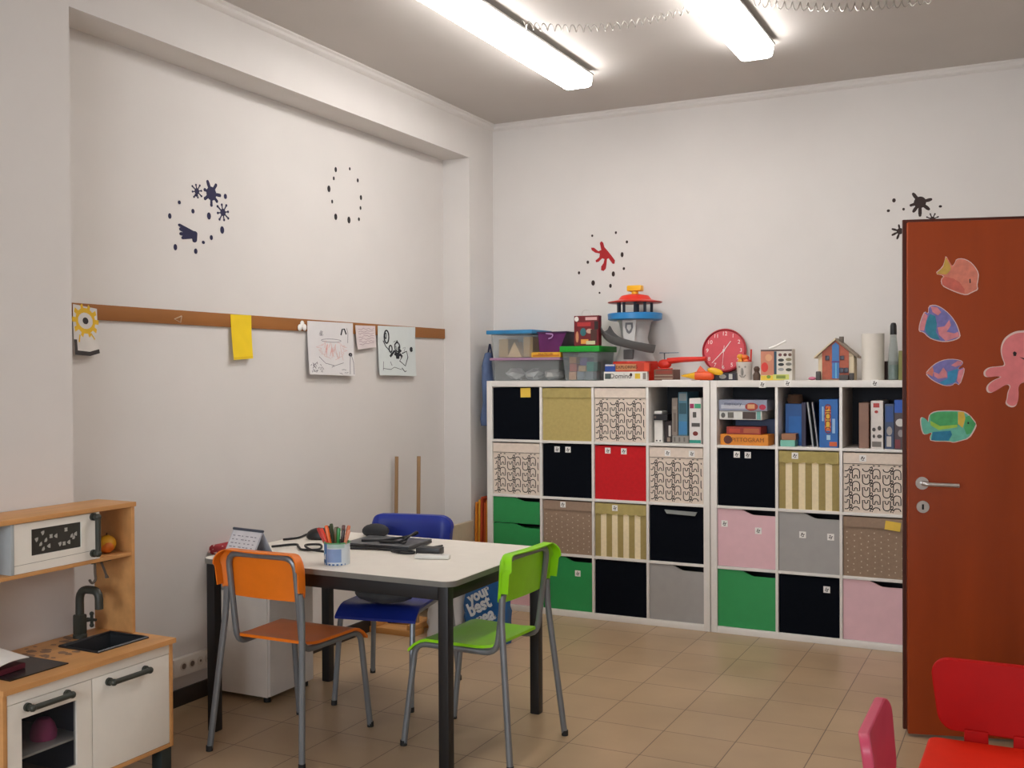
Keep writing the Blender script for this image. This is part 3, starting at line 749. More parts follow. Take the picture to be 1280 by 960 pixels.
carton('game_box', 1.176, 1.222, -.32, -.15, ZT, ZT+.13, '#2E2222', 'dark narrow box with a white stripe in the open cube', 'box', g1, [(.5,.8,.3,.8,'#C9C3BB'),(.3,.7,.05,.25,'#8C7B6C')])
carton('game_box', 1.226, 1.262, -.34, -.12, ZT+.045, ZT+.27, '#857A70', 'grey brown book standing left of the teal book', 'book', g1, [(.3,.7,.1,.6,'#6C6158'),(.2,.8,.7,.78,'#9A8E80')])
carton('story_book', 1.266, 1.322, -.34, -.1, ZT+.045, ZT+.305, '#4E7C90', 'teal and blue book standing beside the tall white box', 'book', g1, [(.1,.9,.8,.97,'#7F8A8C'),(.1,.9,.5,.75,'#2F5560'),(.05,.95,.03,.33,'#3F7FAE')])
carton('flat_tin', 1.228, 1.328, -.34, -.1, ZT, ZT+.0445, '#8F8A82', 'flat grey box lying under the two standing books', 'box', g1, [(.1,.2,.2,.8,'#6A645E'),(.4,.5,.2,.8,'#6A645E'),(.7,.8,.2,.8,'#6A645E')])
carton('puzzle_box', 1.345, 1.416, -.378, -.12, ZT, ZT+.27, '#E4DEDA', 'tall white box with a red and a green logo band in the open cube', 'box', g1, [(.05,.4,.78,.88,'#A02C5A'),(.45,.98,.78,.88,'#3F9C74'),(.3,.6,.58,.7,'#57524E'),(.2,.9,.38,.46,'#57524E'),(.3,.75,.18,.28,'#7A2A22','o'),(.02,.98,.02,.09,'#2F9A86')])
g2 = 'board games stacked in the cube below the colouring box'
carton('board_game', 1.530, 1.808, -.375, -.215, ZT, ZT+.062, '#E08A1E', 'orange board game box, lowest of the stack', 'board game', g2, [(.07,.25,.1,.9,'#5A2A1E','o')], [('PITTOGRAM', .034, .58, .5, '#8A4A10', False)])
carton('board_game', 1.565, 1.765, -.37, -.215, ZT+.0626, ZT+.106, '#9A3020', 'narrow red board game box on the orange one', 'board game', g2, [(.5,.95,.2,.8,'#B05A34'),(.08,.4,.2,.75,'#B8442C')])
carton('board_game', 1.575, 1.835, -.2, -.035, ZT, ZT+.146, '#233A66', 'dark blue box behind the orange and red games', 'box', g2)
carton('board_game', 1.522, 1.770, -.365, -.04, ZT+.1466, ZT+.198, '#D5D4CE', 'white board game box with dark photos, second from the top', 'board game', g2, [(.04,.14,.2,.8,'#5C5A56','o'),(.2,.34,.2,.85,'#6A665E'),(.55,.86,.1,.9,'#4A3A34'),(.88,.97,.05,.95,'#6FA89E')])
carton('board_game', 1.520, 1.800, -.37, -.04, ZT+.1986, ZT+.262, '#8E93A6', 'grey blue board game box, topmost of the stack', 'board game', g2, [(.05,.55,.2,.55,'#C0C2CA'),(.55,.82,.02,.75,'#A03A2E','o'),(.6,.75,.2,.6,'#D8A070'),(.84,.98,.1,.6,'#B8304A','o')], [('memory', .03, .3, .65, '#40445A', False)])
g3 = 'books and boxes in the middle open cube'
carton('game_box', 1.885, 1.982, -.28, -.06, ZT, ZT+.24, '#1F5FA8', 'tall blue box at the left of the middle open cube', 'box', g3, [(.2,.9,.1,.7,'#2670BE')])
o = MB().lathe([(0, 0), (.04, 0), (.046, .02), (.04, .05), (0, .055)], 20, Matrix.Translation((1.935, -.25, ZT+.241))).build('woven_pouch', mat('brown_felt', '#5A4130', .9, bump=.3)); origin_to(o, (1.935, -.25, ZT+.241)); tag(o, 'round brown pouch lying on the tall blue box', 'pouch', g3)
carton('small_carton', 1.876, 1.958, -.375, -.29, ZT, ZT+.036, '#7CC0AC', 'small mint green box at the front of the middle open cube', 'box', g3)
carton('small_carton', 1.882, 1.962, -.375, -.29, ZT+.0366, ZT+.072, '#9C6A48', 'small brown box on the mint green box', 'box', g3)
carton('ring_binder', 1.986, 2.010, -.33, -.05, ZT, ZT+.25, '#2A2440', 'dark purple folder upright in the middle open cube', 'folder', g3)
for k, (xx, hx, lb) in enumerate(((2.045, '#6E7478', 'grey magazine leaning against the dark folder'), (2.071, '#3C3A48', 'dark magazine leaning beside the big blue game box'))):
    mb = MB(); pts = [(0, 0), (-.006, .06), (-.014, .13), (-.022, .19), (-.029, .25)] 
    mb.slab([V((a, -.14, b)) for a, b in pts]+[V((a+.011, -.14, b)) for a, b in pts[::-1]], V((0, .26, 0)))
    mb.mi = 1; mb.slab([V((a+.0035, -.1405, b)) for a, b in pts]+[V((a+.007, -.1405, b)) for a, b in pts[::-1]], V((0, .001, 0)))
    o = mb.build('magazine', [mat('magazine_'+hx, hx, .4), mat('page_edge', '#C9C7C2', .8)]); o.location = (xx, -.2, ZT); tag(o, lb, 'magazine', g3)
carton('game_box', 2.092, 2.193, -.378, -.1, ZT, ZT+.268, '#1E63AE', 'bright blue game box with orange letters beside the magazines', 'game box', g3, [(.30,.62,.35,.86,'#D86A2A'),(.38,.54,.4,.8,'#E8C23A'),(.15,.24,.55,.85,'#8FB8D8'),(.7,.85,.3,.6,'#8FB8D8'),(.4,.6,.16,.26,'#A8CCE0'),(.55,.95,.03,.12,'#D0602E')], [('GIOCO', .05, .46, .6, '#7A2416', True)])
g4 = 'books and boxes in the open cube by the door'
carton('story_book', 2.30, 2.352, -.35, -.08, ZT, ZT+.25, '#8A6652', 'brown book standing left of the white narrow box', 'book', g4)
carton('puzzle_box', 2.366, 2.430, -.37, -.1, ZT, ZT+.262, '#D9D1CA', 'white narrow box with small red and black pictures', 'box', g4, [(.2,.7,.86,.95,'#B5403A'),(.3,.6,.74,.8,'#B5403A','o'),(.1,.4,.36,.44,'#4A4440','o'),(.55,.85,.38,.48,'#4A4440','o'),(.15,.35,.22,.3,'#4A4440','o'),(.5,.9,.22,.3,'#5A534E','o'),(.1,.85,.04,.15,'#777069')])
carton('comic_book', 2.437, 2.485, -.36, -.1, ZT, ZT+.245, '#3B4A6A', 'dark printed book between the white box and the blue topped book', 'book', g4, [(.1,.9,.6,.95,'#2F4F8E'),(.2,.8,.3,.5,'#A39A94','o'),(.2,.7,.05,.28,'#C3BCB6')])
carton('comic_book', 2.489, 2.548, -.378, -.1, ZT, ZT+.268, '#4A3A3C', 'dark printed book with a blue top touching the door side', 'book', g4, [(.0,1,.74,1,'#2456B0'),(.1,.9,.46,.62,'#D0CCC6','o'),(.3,.8,.25,.4,'#8F8A88','o'),(.05,.5,.02,.2,'#7A2E38')])

# ------------------------------------------------------------------ things on top of the shelves
TOP = 1.4706
def bin_(name, x0, x1, y0, y1, z0, h_, lid_h, bodym, lidm, label, taper=.012, over=.01, seed=0, contents=None):
    cx, cy = (x0+x1)/2, (y0+y1)/2; w_, d_ = (x1-x0)/2, (y1-y0)/2
    t = thing(name, label, 'plastic bin', (cx, cy, z0), 0, 'plastic toy bins on the shelf')
    MB().openbox(-w_, w_, -d_, d_, 0, h_, .003, taper).build('tub', bodym, t)
    MB().box(-w_-over, w_+over, -d_-over, d_+over, h_+.0005, h_+lid_h, .004).build('lid', lidm, t)
    return t
CLEAR = clear('clear_plastic', '#DDE2E2', .13); CLEARG = clear('clear_plastic_grey', '#C4CED0', .15)
bin_('storage_bin', .01, .49, -.34, -.05, TOP, .130, .018, CLEAR, clear('lilac_plastic', '#B58CA8', .8), 'low clear bin with a lilac lid, at the bottom of the stack on the left', .01)
gP = 'papers inside the low clear bin'
for i, (a, b, c_, hx, lb) in enumerate(((.12, -.20, .05, '#EDEAE6', 'crumpled white paper in the left half of the low clear bin'), (.257, -.2, .06, '#D8D7D5', 'crumpled grey paper in the middle of the low clear bin'), (.395, -.2, .05, '#DCD4CC', 'crumpled beige paper in the right half of the low clear bin'))):
    mb = MB(); mb.ball((0, 0, .045), .057, 1.0, 1.5, .62, 10)
    for v in mb.bm.verts: v.co += V((random.uniform(-.012, .012), random.uniform(-.012, .012), random.uniform(-.008, .012)))
    zmin = min(v.co.z for v in mb.bm.verts)
    for v in mb.bm.verts: v.co.z -= zmin
    o = mb.build('crumpled_paper', mat('paper_'+hx, hx, .85), smooth=False); o.location = (a, b, TOP+.0045); tag(o, lb, 'paper', gP)
zl = TOP+.148
bin_('storage_bin', .0, .286, -.33, -.06, zl+.0005, .152, .026, CLEAR, mat('blue_lid', '#2F7FB0', .4), 'clear bin of wooden blocks with a blue lid, on the left of the stack', .015, .022)
BLK = wood('beech_block', '#F0CC98', (1, 8, 1), .08)
gW = 'wooden blocks in the blue lidded bin'
for i, (a, sh) in enumerate(((.052, 'b'), (.142, 't'), (.232, 'b'))):
    mb = MB(); y0 = -.28
    if sh == 't': mb.slab([V((-.052, -.05, 0)), V((.052, -.05, 0)), V((0, -.05, .10))], V((0, .12, 0)))
    else: mb.box(-.034, .034, -.03, .12, 0, .13 if i else .12, .003)
    o = mb.build('wooden_block', BLK if sh == 't' else wood('pine_block', '#D8B278', (1, 8, 1), .08), smooth=False); o.location = (a, -.22, zl+.005)
    tag(o, ('triangular pale wooden block in the middle of the blue lidded bin', 'square wooden block at the left in the blue lidded bin', 'square wooden block at the right in the blue lidded bin')[0 if sh == 't' else (1 if i == 0 else 2)], 'wooden block', gW)
carton('flat_box', .302, .506, -.35, -.06, zl+.0005, zl+.032, '#E0A92C', 'flat yellow box between the lilac lid and the purple bin', 'box', None, [(.05,.95,.15,.5,'#C7791E')], [('MULTICUBI', .020, .5, .6, '#8A3A18', False)])
t = thing('purple_bin', 'purple plastic basket standing on the flat yellow box', 'plastic bin', (.43, -.2, zl+.0326), 0, 'plastic toy bins on the shelf')
PUR = mat('purple_plastic', '#5E1A5A', .4, var=.1)
mb = MB(); mb.openbox(-.090, .105, -.13, .13, 0, .120, .004, 0)
for v in mb.bm.verts:
    if v.co.z < .01: v.co.x += (-.056 if v.co.x > 0 else .006); v.co.y *= .93
mb.build('tub', PUR, t)
MB().box(-.098, .112, -.136, .136, .1205, .130, .003).build('rim', mat('dark_purple', '#3C1644', .4), t)
mb = MB(); mb.tube(fillet([(-.03, -.140, .118), (.02, -.142, .112), (.012, -.142, .09), (-.012, -.140, .085)], .01), .004, 6); mb.build('clip', mat('lilac_clip', '#B98CC0', .4), t)
# green lidded bin with blocks
t = thing('storage_bin', 'clear bin with a bright green lid full of coloured blocks', 'plastic bin', (.645, -.215, TOP), 0, 'plastic toy bins on the shelf')
MB().openbox(-.122, .118, -.15, .13, 0, .178, .003, .016).build('tub', CLEARG, t)
MB().box(-.135, .131, -.163, .143, .1785, .215, .005).build('lid', mat('green_lid', '#14A02C', .38), t)
gC = 'coloured blocks in the green lidded bin'
blocks = [(-.075, 0, .05, '#E0A070'), (-.02, 0, .05, '#9A9AA0'), (.04, 0, .05, '#8A8F94'), (-.07, .052, .05, '#C2563E'), (-.072, .104, .04, '#D98A3A'), (-.01, .052, .035, '#D9A878'), (.045, .052, .06, '#3C9A86'), (0, .09, .05, '#7A5A9A')]
nm = {'#E0A070': 'peach', '#9A9AA0': 'pale grey', '#8A8F94': 'darker grey', '#C2563E': 'brick red', '#D98A3A': 'orange', '#D9A878': 'beige', '#3C9A86': 'teal', '#7A5A9A': 'violet'}
for a, z, h_, hx in blocks:
    o = MB().box(-.024, .024, -.06, .06, 0, h_, .003).build('toy_block', mat('block_'+hx, hx, .4)); o.location = (.645+a, -.255, TOP+.0046+z+.0005); tag(o, nm[hx]+' toy block inside the green lidded bin', 'toy block', gC)
# picture box with a ring handle on the green lid
zg = TOP+.2156
t = thing('picture_box', 'dark red picture box standing on the green lid', 'toy box', (.690, -.345, zg))
mb = MB(); mb.box(-.082, .082, -.03, .02, 0, .186, .002, 1)
mats = [mat('card_maroon', '#6E1A20', .4)]
for a in ((-.078,-.05,.15,.182,'#E0DCD4','o'),(-.005,.072,.158,.176,'#D8A8A4'),(-.06,.03,.12,.145,'#B03030'),(-.04,.0,.06,.11,'#2F6A70','o'),(.0,.045,.075,.105,'#C7A08C','o'),(.03,.07,.02,.10,'#4A2A24'),(-.07,-.05,.02,.09,'#C98A60','o'),(-.035,.015,.012,.04,'#E09A40'),(.0,.06,.008,.03,'#C8C49A'),(.055,.08,.1,.15,'#2A1818')):
    mats.append(mat('art_'+a[4], a[4], .5)); mb.mi = len(mats)-1; y_ = -.0307-.0002*len(mats)
    if len(a) > 5: mb.patch([V(((a[0]+a[1])/2+(a[1]-a[0])/2*math.cos(q), y_, (a[2]+a[3])/2+(a[3]-a[2])/2*math.sin(q))) for q in [2*PI*k/14 for k in range(14)]])
    else: mb.patch([V((a[0], y_, a[2])), V((a[1], y_, a[2])), V((a[1], y_, a[3])), V((a[0], y_, a[3]))])
mb.build('box_body', mats, t)
MB().tube([(-.01+.036*math.cos(q), 0, .182+.036*math.sin(q)+.008) for q in [PI*k/14 for k in range(15)]], .0035, 8).build('ring_handle', mat('white_cord', '#D9D5CF', .5), t)

# toy tower
t = thing('toy_tower', 'toy lookout tower with red roof, blue deck and grey slide', 'toy tower', (.945, -.2, TOP))
GT = mat('light_grey_plastic', '#B9B6B3', .4); GD_ = mat('dark_grey_plastic', '#5D5C5B', .45); BL = mat('blue_plastic', '#2C82C0', .35); RD = mat('red_plastic', '#D8301F', .35); YL = mat('yellow_plastic', '#EBB31C', .35); NV = mat('navy_post', '#181C33', .4)
MB().lathe([(0, 0), (.15, 0), (.15, .1), (.145, .118), (0, .118)], 8).build('base', RD, t)
mb = MB(); mb.lathe([(0, .1185), (.125, .1185), (.098, .19), (.078, .26), (.10, .36), (.115, .372), (0, .372)], 20); mb.build('tower_body', GT, t)
mb = MB(); mb.box(-.03, .03, -.128, -.095, .13, .19, .004); mb.build('doorway', GD_, t)
mb = MB(); mb.slab([V((a, -.106, b)) for a, b in ((-.035, .24), (.035, .24), (.045, .37), (-.045, .37))], V((0, .01, 0))); mb.mi = 1
mb.slab([V((a, -.1075, b)) for a, b in ((-.024, .355), (.024, .355), (.026, .325), (.014, .295), (0, .285), (-.014, .295), (-.026, .325))], V((0, .001, 0)))
mb.mi = 0; mb.slab([V((a, -.1085, b)) for a, b in ((-.012, .342), (.012, .342), (.014, .32), (0, .302), (-.014, .32))], V((0, .001, 0)))
mb.build('front_panel', [mat('pale_panel', '#CFCCC8', .4), mat('grey_shield', '#77777A', .4)], t)
mb = MB(); mb.lathe([(0, .3725), (.155, .3725), (.168, .378), (.170, .412), (.163, .416), (.158, .392), (0, .390)], 28); mb.build('deck', BL, t)
for q in (30, 100, 175, 215, 250, 290, 325):
    a = math.radians(q); MB().tube([(.105*math.cos(a), .105*math.sin(a), .3905), (.105*math.cos(a), .105*math.sin(a), .482)], .0095, 8).build('post', NV, t)
MB().lathe([(0, .482), (.165, .480), (.17, .486), (.105, .50), (.085, .525), (.04, .535), (0, .537)], 28).build('roof', RD, t)
mb = MB(); mb.tube([(0, 0, .535), (0, 0, .565)], .022, 12); mb.box(-.045, .05, -.03, .03, .553, .59, .01); mb.build('periscope', YL, t)
# slide: an open trough winding down in front of the tower
pts = [(-.168, -.098, .318), (-.13, -.135, .275), (-.08, -.16, .245), (-.02, -.172, .228), (.05, -.165, .212), (.105, -.14, .198), (.15, -.10, .188)]
pts = [V(p) for p in fillet(pts, .05, 3)]
mb = MB(); rings = []
for i, p in enumerate(pts):
    d = (pts[min(i+1, len(pts)-1)]-pts[max(i-1, 0)]).normalized(); sd = d.cross(V((0, 0, 1))).normalized(); u = sd.cross(d)
    rings.append([mb.bm.verts.new(p+sd*a+u*b) for a, b in ((-.036, .026), (-.032, -.006), (-.018, -.022), (.018, -.022), (.032, -.006), (.036, .026), (.029, .026), (.025, -.002), (.013, -.014), (-.013, -.014), (-.025, -.002), (-.029, .026))])
for a, b in zip(rings, rings[1:]):
    for k in range(12): mb._face([a[k], a[(k+1) % 12], b[(k+1) % 12], b[k]])
mb._face(rings[0]); mb._face(rings[-1][::-1]); mb.build('slide', GD_, t)

# games in front of the tower
gg = 'game boxes lying in front of the toy tower'
carton('game_box', .808, 1.088, -.384, -.355, TOP, TOP+.054, '#E2DED6', 'white game box with black lettering, the front of the pile below the toy tower', 'game box', gg, [(.03,.16,.2,.8,'#4C5A58'),(.72,.84,.2,.8,'#E3BE3A'),(.60,.66,.45,.85,'#3A2020','o'),(.9,.97,.15,.85,'#8A8078')], [('Domino', .042, .4, .5, '#4A4440', False)])
carton('game_box', .885, 1.10, -.384, -.355, TOP+.0546, TOP+.108, '#C03A22', 'red and orange game box lying on the white game box', 'game box', gg, [(.0,.62,.15,.85,'#C98A5C'),(.85,1,.05,.95,'#D84A2C')], [('EXPLORING', .026, .34, .5, '#3E2618', False)])
carton('game_box', .815, .882, -.384, -.355, TOP+.0546, TOP+.100, '#274A9A', 'small blue box lying left of the red game box', 'game box', gg, [(.05,.95,.75,.95,'#C9C4BE')])
# toy helicopter on a brown box
carton('wooden_box', 1.115, 1.235, -.34, -.2, TOP, TOP+.066, '#6E4A3A', 'brown slatted box under the red toy helicopter', 'box', None, [(.03,.97,.42,.5,'#A08A78'),(.03,.97,.15,.22,'#A08A78'),(.1,.95,.6,.9,'#8A3A2A')])
t = thing('toy_helicopter', 'red toy helicopter with a blue rotor beside the toy tower', 'toy', (1.155, -.26, TOP+.0665))
mb = MB(); mb.ball((0, 0, .032), .032, 1.4, .8, .95, 16); mb.build('cabin', RD, t)
mb = MB(); mb.tube([(.02, 0, .05), (.1, 0, .058), (.26, 0, .062)], .012, 10, radii=[.02, .017, .013]); mb.build('tail_boom', RD, t)
mb = MB(); mb.tube([(0, 0, .06), (0, 0, .098)], .004, 8); mb.build('mast', GD_, t)
mb = MB(); mb.box(-.03, .09, -.008, .008, .0985, .1025, .001); mb.box(-.008, .008, -.07, .07, .0985, .1025, .001); mb.build('rotor', mat('blue_grey_plastic', '#4B6A82', .4), t)
mb = MB(); 
for s_ in (-1, 1): mb.tube([(-.045, .018*s_, .004), (.045, .018*s_, .004)], .004, 8)
mb.build('skids', RD, t)
# toy rocket on a dark game box
carton('game_box', 1.385, 1.60, -.30, -.03, TOP, TOP+.044, '#2A2530', 'dark game box under the red clock', 'game box', None, [(.05,.4,.1,.9,'#2F2560'),(.55,.75,.2,.8,'#9A9890','o'),(.82,.92,.15,.85,'#B9B6AE')])
t = thing('toy_rocket', 'orange and yellow toy rocket lying in front of the red clock', 'toy', (1.42, -.335, TOP+.0275), rot=(0, 0, math.radians(6)))
ORG = mat('orange_plastic', '#E0531C', .35)
X90 = Matrix.Rotation(PI/2, 4, 'Y')
MB().lathe([(0, -.135), (.004, -.13), (.020, -.06), (.024, -.05), (0, -.05)], 16, X90).build('nose_cone', YL, t)
MB().lathe([(0, -.0495), (.024, -.0495), (.026, .0), (.026, .05), (.018, .06), (0, .06)], 16, X90).build('rocket_body', ORG, t)
mb = MB(); mb.ball((.07, -.012, .026), .022, 2.2, .8, .9, 14, Matrix.Rotation(.25, 4, 'Y')); mb.build('booster', YL, t)
mb = MB(); mb.slab([V((-.045, -.003, .02)), V((.02, -.003, .02)), V((-.02, -.003, .06))], V((0, .006, 0))); mb.build('fin', ORG, t)
# white paper and stick lying on the shelf
o = MB().box(-.09, .09, -.05, .05, 0, .004).build('paper_sheet', STICK, smooth=False); o.location = (1.265, -.32, TOP); tag(o, 'white paper lying on the shelf edge below the helicopter', 'paper')
o = MB().tube([(-.08, 0, .03), (.0, 0, .018), (.07, 0, .009)], .006, 8).build('grey_stick', mat('grey_stick', '#77777A', .5)); o.location = (1.34, -.22, TOP); tag(o, 'thin grey stick behind the toy rocket', 'stick')
# clock
t = thing('wall_clock', 'round red clock with white numerals leaning on the back wall', 'clock', (1.474, -.095, TOP+.0446), rot=(math.radians(-10), 0, 0))
R_ = .136; CM = Matrix.Translation((0, 0, R_)) @ Matrix.Rotation(PI/2, 4, 'X')
MB().lathe([(0, -.02), (R_-.012, -.02), (R_, -.012), (R_, .012), (R_-.008, .016), (R_-.011, .006), (0, .006)], 48, CM).build('case', mat('dark_red_rim', '#A82A33', .35), t)
MB().lathe([(0, .0065), (R_-.012, .0065), (R_-.012, .0085), (0, .0085)], 48, CM).build('dial', mat('red_dial', '#CF4650', .45), t)
mb = MB()
for k in range(1, 13):
    a = math.radians(90-30*k); mb.text(str(k), .034, (.104*math.cos(a), -.0085, R_+.104*math.sin(a)), (1, 0, 0), (0, 0, 1), .001)
CW = mat('clock_white', '#EAD9D6', .5); mb.build('numerals', CW, t, smooth=False)
def hand_(name, ang, L, w2, tail=.015, y=-.0115):
    a = math.radians(90-ang); d = V((math.cos(a), 0, math.sin(a))); n_ = V((-d.z, 0, d.x)); c_ = V((0, y, R_))
    MB().slab([c_-d*tail-n_*w2, c_-d*tail+n_*w2, c_+d*L+n_*w2*.6, c_+d*L-n_*w2*.6], V((0, -.001, 0))).build(name, CW, t, smooth=False)
hand_('hour_hand', 35, .07, .0032); hand_('minute_hand', 222, .105, .0026, y=-.013); hand_('second_hand', 183, .11, .0014, .03, y=-.0145)
MB().disc((0, -.010, R_), (0, -1, 0), .007, .006, 14).build('hub', CW, t)
# cup with a face, full of orange odds and ends
t = thing('face_cup', 'white cup with a moulded face standing on the shelf', 'cup', (1.663, -.335, TOP))
mb = MB(); mb.lathe([(0, 0), (.038, 0), (.048, .104), (.046, .106), (.043, .102), (.035, .006), (0, .006)], 28); mb.build('cup_body', mat('white_ceramic', '#D3CAC0', .35), t)
mb = MB(); mb.ball((-.004, -.042, .05), .011, .8, .7, 2.2, 12); mb.tube([(-.02, -.0365, .03), (-.01, -.041, .02), (.006, -.041, .02), (.016, -.038, .032)], .0035, 6)
mb.ball((-.02, -.042, .078), .006, 1, .5, 1, 8); mb.ball((.014, -.043, .078), .006, 1, .5, 1, 8); mb.build('moulded_face', mat('face_grey', '#9A948C', .4), t)
gO = 'plastic odds and ends in the face cup'
for i, (a, b, h_, hx, lb) in enumerate(((-.02, -.008, .055, '#E8A02A', 'yellow orange plastic piece sticking out of the face cup at the left'), (.004, -.012, .048, '#E06A1E', 'orange plastic piece in the middle of the face cup'), (.010, -.006, .04, '#C8281E', 'red plastic piece at the right of the face cup'))):
    mb = MB(); mb.tube([(a*.6, b, .007), (a, b, .09), (a*1.1, b, .105+h_*.5)], .010, 8, radii=[.007, .009, .011]); mb.ball((a*1.15, b, .105+h_*.6), .018, 1.1, .8, .9, 10); mb.ball((a*1.5+.008, b-.006, .112), .014, 1.1, .8, .8, 8)
    o = mb.build('plastic_piece', mat('piece_'+hx, hx, .4)); o.location = (1.663, -.335, TOP); tag(o, lb, 'toy piece', gO)
mb = MB(); mb.tube([(.03, .012, .007), (.036, .014, .18)], .004, 8, radii=[.004, .005]); o = mb.build('red_stick', RD); o.location = (1.663, -.335, TOP); tag(o, 'thin red stick standing in the face cup', 'stick')
mb = MB(); mb.lathe([(0, 0), (.020, 0), (.022, .03), (.012, .05), (.016, .055), (.018, .068), (.010, .08), (0, .082)], 16); o = mb.build('peg_figure', wood('dark_peg', '#5A473C', (1, 1, 4))); o.location = (1.735, -.34, TOP); tag(o, 'small dark peg beside the face cup', 'peg figure')
# colouring box
t = thing('colouring_box', 'orange and white box with rows of dark stickers on the shelf', 'box', (1.852, -.315, TOP))
mb = MB(); mb.box(-.092, .088, -.04, .04, 0, .178, .002, 1); mats = [mat('box_white', '#D9D3C6', .5)]
def art(hx, pts, lv=1):
    mats.append(mat('art_'+hx, hx, .5)); mb.mi = len(mats)-1; mb.patch([V((a, -.0404-.0003*lv, b)) for a, b in pts])
def rect(a0, a1, b0, b1): return [(a0, b0), (a1, b0), (a1, b1), (a0, b1)]
art('#C98468', rect(-.09, -.015, .03, .174)); art('#5A4A44', rect(-.09, .086, .166, .176), 2); art('#2B4A5A', rect(-.015, .0, .03, .165), 2)
art('#D83A30', circ(-.068, .075, .02, .028), 2); art('#D9A27A', circ(-.045, .13, .02, .02), 2)
for (u, v, hx) in ((.02, .145, '#7A4A48'), (.048, .145, '#5A3A36'), (.075, .145, '#6A4A3A'), (.025, .115, '#3A3A38'), (.068, .118, '#8A7F60'), (.025, .09, '#2A2A28'), (.068, .092, '#77746A'), (.025, .062, '#9A9A98'), (.068, .06, '#4A4A3A')):
    art(hx, circ(u, v, .017 if v < .14 else .01, .009), 2)
art('#E3C23E', [(-.09, .0), (-.02, .0), (.05, .002), (.05, .03), (-.09, .028)], 3); art('#C9CC6A', rect(-.02, .07, .004, .034), 4); art('#7A9A34', circ(-.045, .02, .012, .01), 5); art('#7A8A3A', rect(-.002, .05, .010, .028), 5)
mb.build('box_body', mats, t)
mb = MB(); mb.tube([(-.045, -.03, .172), (.0, -.02, .190), (.045, -.005, .215)], .006, 8); o = mb.build('white_pen', STICK); o.location = (1.852, -.315, TOP+.010); tag(o, 'white pen lying across the top of the colouring box', 'pen')
o = MB().ball((0, 0, .010), .016, 1.4, 1, .62, 12).build('pink_eraser', mat('pink_rubber', '#C8718A', .6)); o.location = (2.04, -.3, TOP); tag(o, 'tiny pink eraser lying left of the toy house', 'eraser')
# toy house
t = thing('toy_house', 'orange and blue toy house with a pitched cream roof', 'toy house', (2.172, -.26, TOP))
CRM = mat('cream_plastic', '#D9C7A4', .45); ORB = mat('brick_orange', '#B0583C', .5, var=.12, scale=60)
mb = MB(); mb.box(-.097, .097, -.05, .06, 0, .135, .002, 1); mb.slab([V((-.097, -.05, .135)), V((.097, -.05, .135)), V((0, -.05, .223))], V((0, .11, 0))); mb.build('walls', CRM, t, smooth=False)
mb = MB(); mb.slab([V((a, -.0505, b)) for a, b in ((-.075, .004), (.07, .004), (.07, .16), (0, .222), (-.075, .158))], V((0, -.004, 0))); mb.build('facade', ORB, t, smooth=False)
mb = MB(); mb.slab([V((a, -.0547, b)) for a, b in ((-.02, .01), (.018, .01), (.018, .195), (0, .212), (-.02, .195))], V((0, -.004, 0))); mb.mi = 1
mb.slab([V((a, -.059, b)) for a, b in ((-.001, .01), (.004, .01), (.004, .1), (-.001, .1))], V((0, -.001, 0))); mb.mi = 2; mb.slab([V((a, -.059, b)) for a, b in ((-.022, .098), (.02, .098), (.02, .108), (-.022, .108))], V((0, -.002, 0)))
mb.build('blue_tower', [mat('house_blue', '#2F6FB0', .4), mat('house_cyan', '#6FC0DA', .4), mat('house_purple', '#4A2F7A', .4)], t)
WN = mat('window_dark', '#2A2A3C', .3)
for a, b, w2, h2 in ((-.046, .125, .011, .013), (.034, .125, .011, .011), (.030, .055, .012, .014), (.056, .055, .012, .014)):
    MB().box(a-w2, a+w2, -.060, -.0546, b-h2, b+h2, .001).build('window', WN, t)
for s_ in (-1, 1):
    mb = MB(); d = V((.117*s_, 0, -.104)); u = V((.0, 0, .010))
    mb.slab([V((0, -.07, .2265)), V((0, -.07, .2265))+u, V((0, -.07, .2265))+d+u, V((0, -.07, .2265))+d], V((0, .15, 0))); mb.build('roof_side', CRM if s_ < 0 else mat('roof_brown', '#8C7A66', .5), t, smooth=False)
mb = MB(); mb.box(.012, .034, -.02, .01, .205, .245, .002); mb.build('chimney', mat('house_grey', '#6A5E52', .5), t)
for a in ((-.105, -.08, -.085, -.056, .05), (.075, .1, -.085, -.056, .04), (.02, .072, -.085, -.0605, .03)): MB().box(a[0], a[1], a[2], a[3], 0, a[4], .005).build('planter', mat('planter_dark', '#4A4644', .6), t)
# paper roll
t = thing('paper_roll', 'tall white paper towel roll standing right of the toy house', 'paper roll', (2.362, -.25, TOP))
mb = MB(); mb.lathe([(.02, 0), (.060, 0), (.060, .258), (.02, .258), (.02, 0)], 36); mb.build('paper', mat('towel_paper', '#DDD6CB', .9, var=.02, bump=.1), t)
mb = MB(); mb.lathe([(.0185, .001), (.0195, .001), (.0195, .2575), (.0185, .2575), (.0185, .001)], 20); mb.build('cardboard_core', mat('cardboard', '#A8875E', .8), t)
carton('dark_box', 2.34, 2.52, -.14, -.03, TOP, TOP+.105, '#3A1F18', 'dark brown box behind the paper roll', 'box', None)
t = thing('glass_bottle', 'clear bottle with a black cap and teal liquid by the door edge', 'bottle', (2.470, -.25, TOP))
mb = MB(); mb.lathe([(0, 0), (.028, 0), (.030, .01), (.030, .10), (.025, .16), (.018, .225), (.016, .25), (.014, .25), (.016, .22), (.023, .155), (.028, .10), (.028, .004), (0, .004)], 24); mb.build('bottle_glass', clear('bottle_clear', '#C0C8C4', .22, .08), t)
mb = MB(); mb.lathe([(0, .006), (.026, .006), (.026, .085), (0, .085)], 20); mb.build('liquid', mat('teal_liquid', '#3E7468', .25), t)
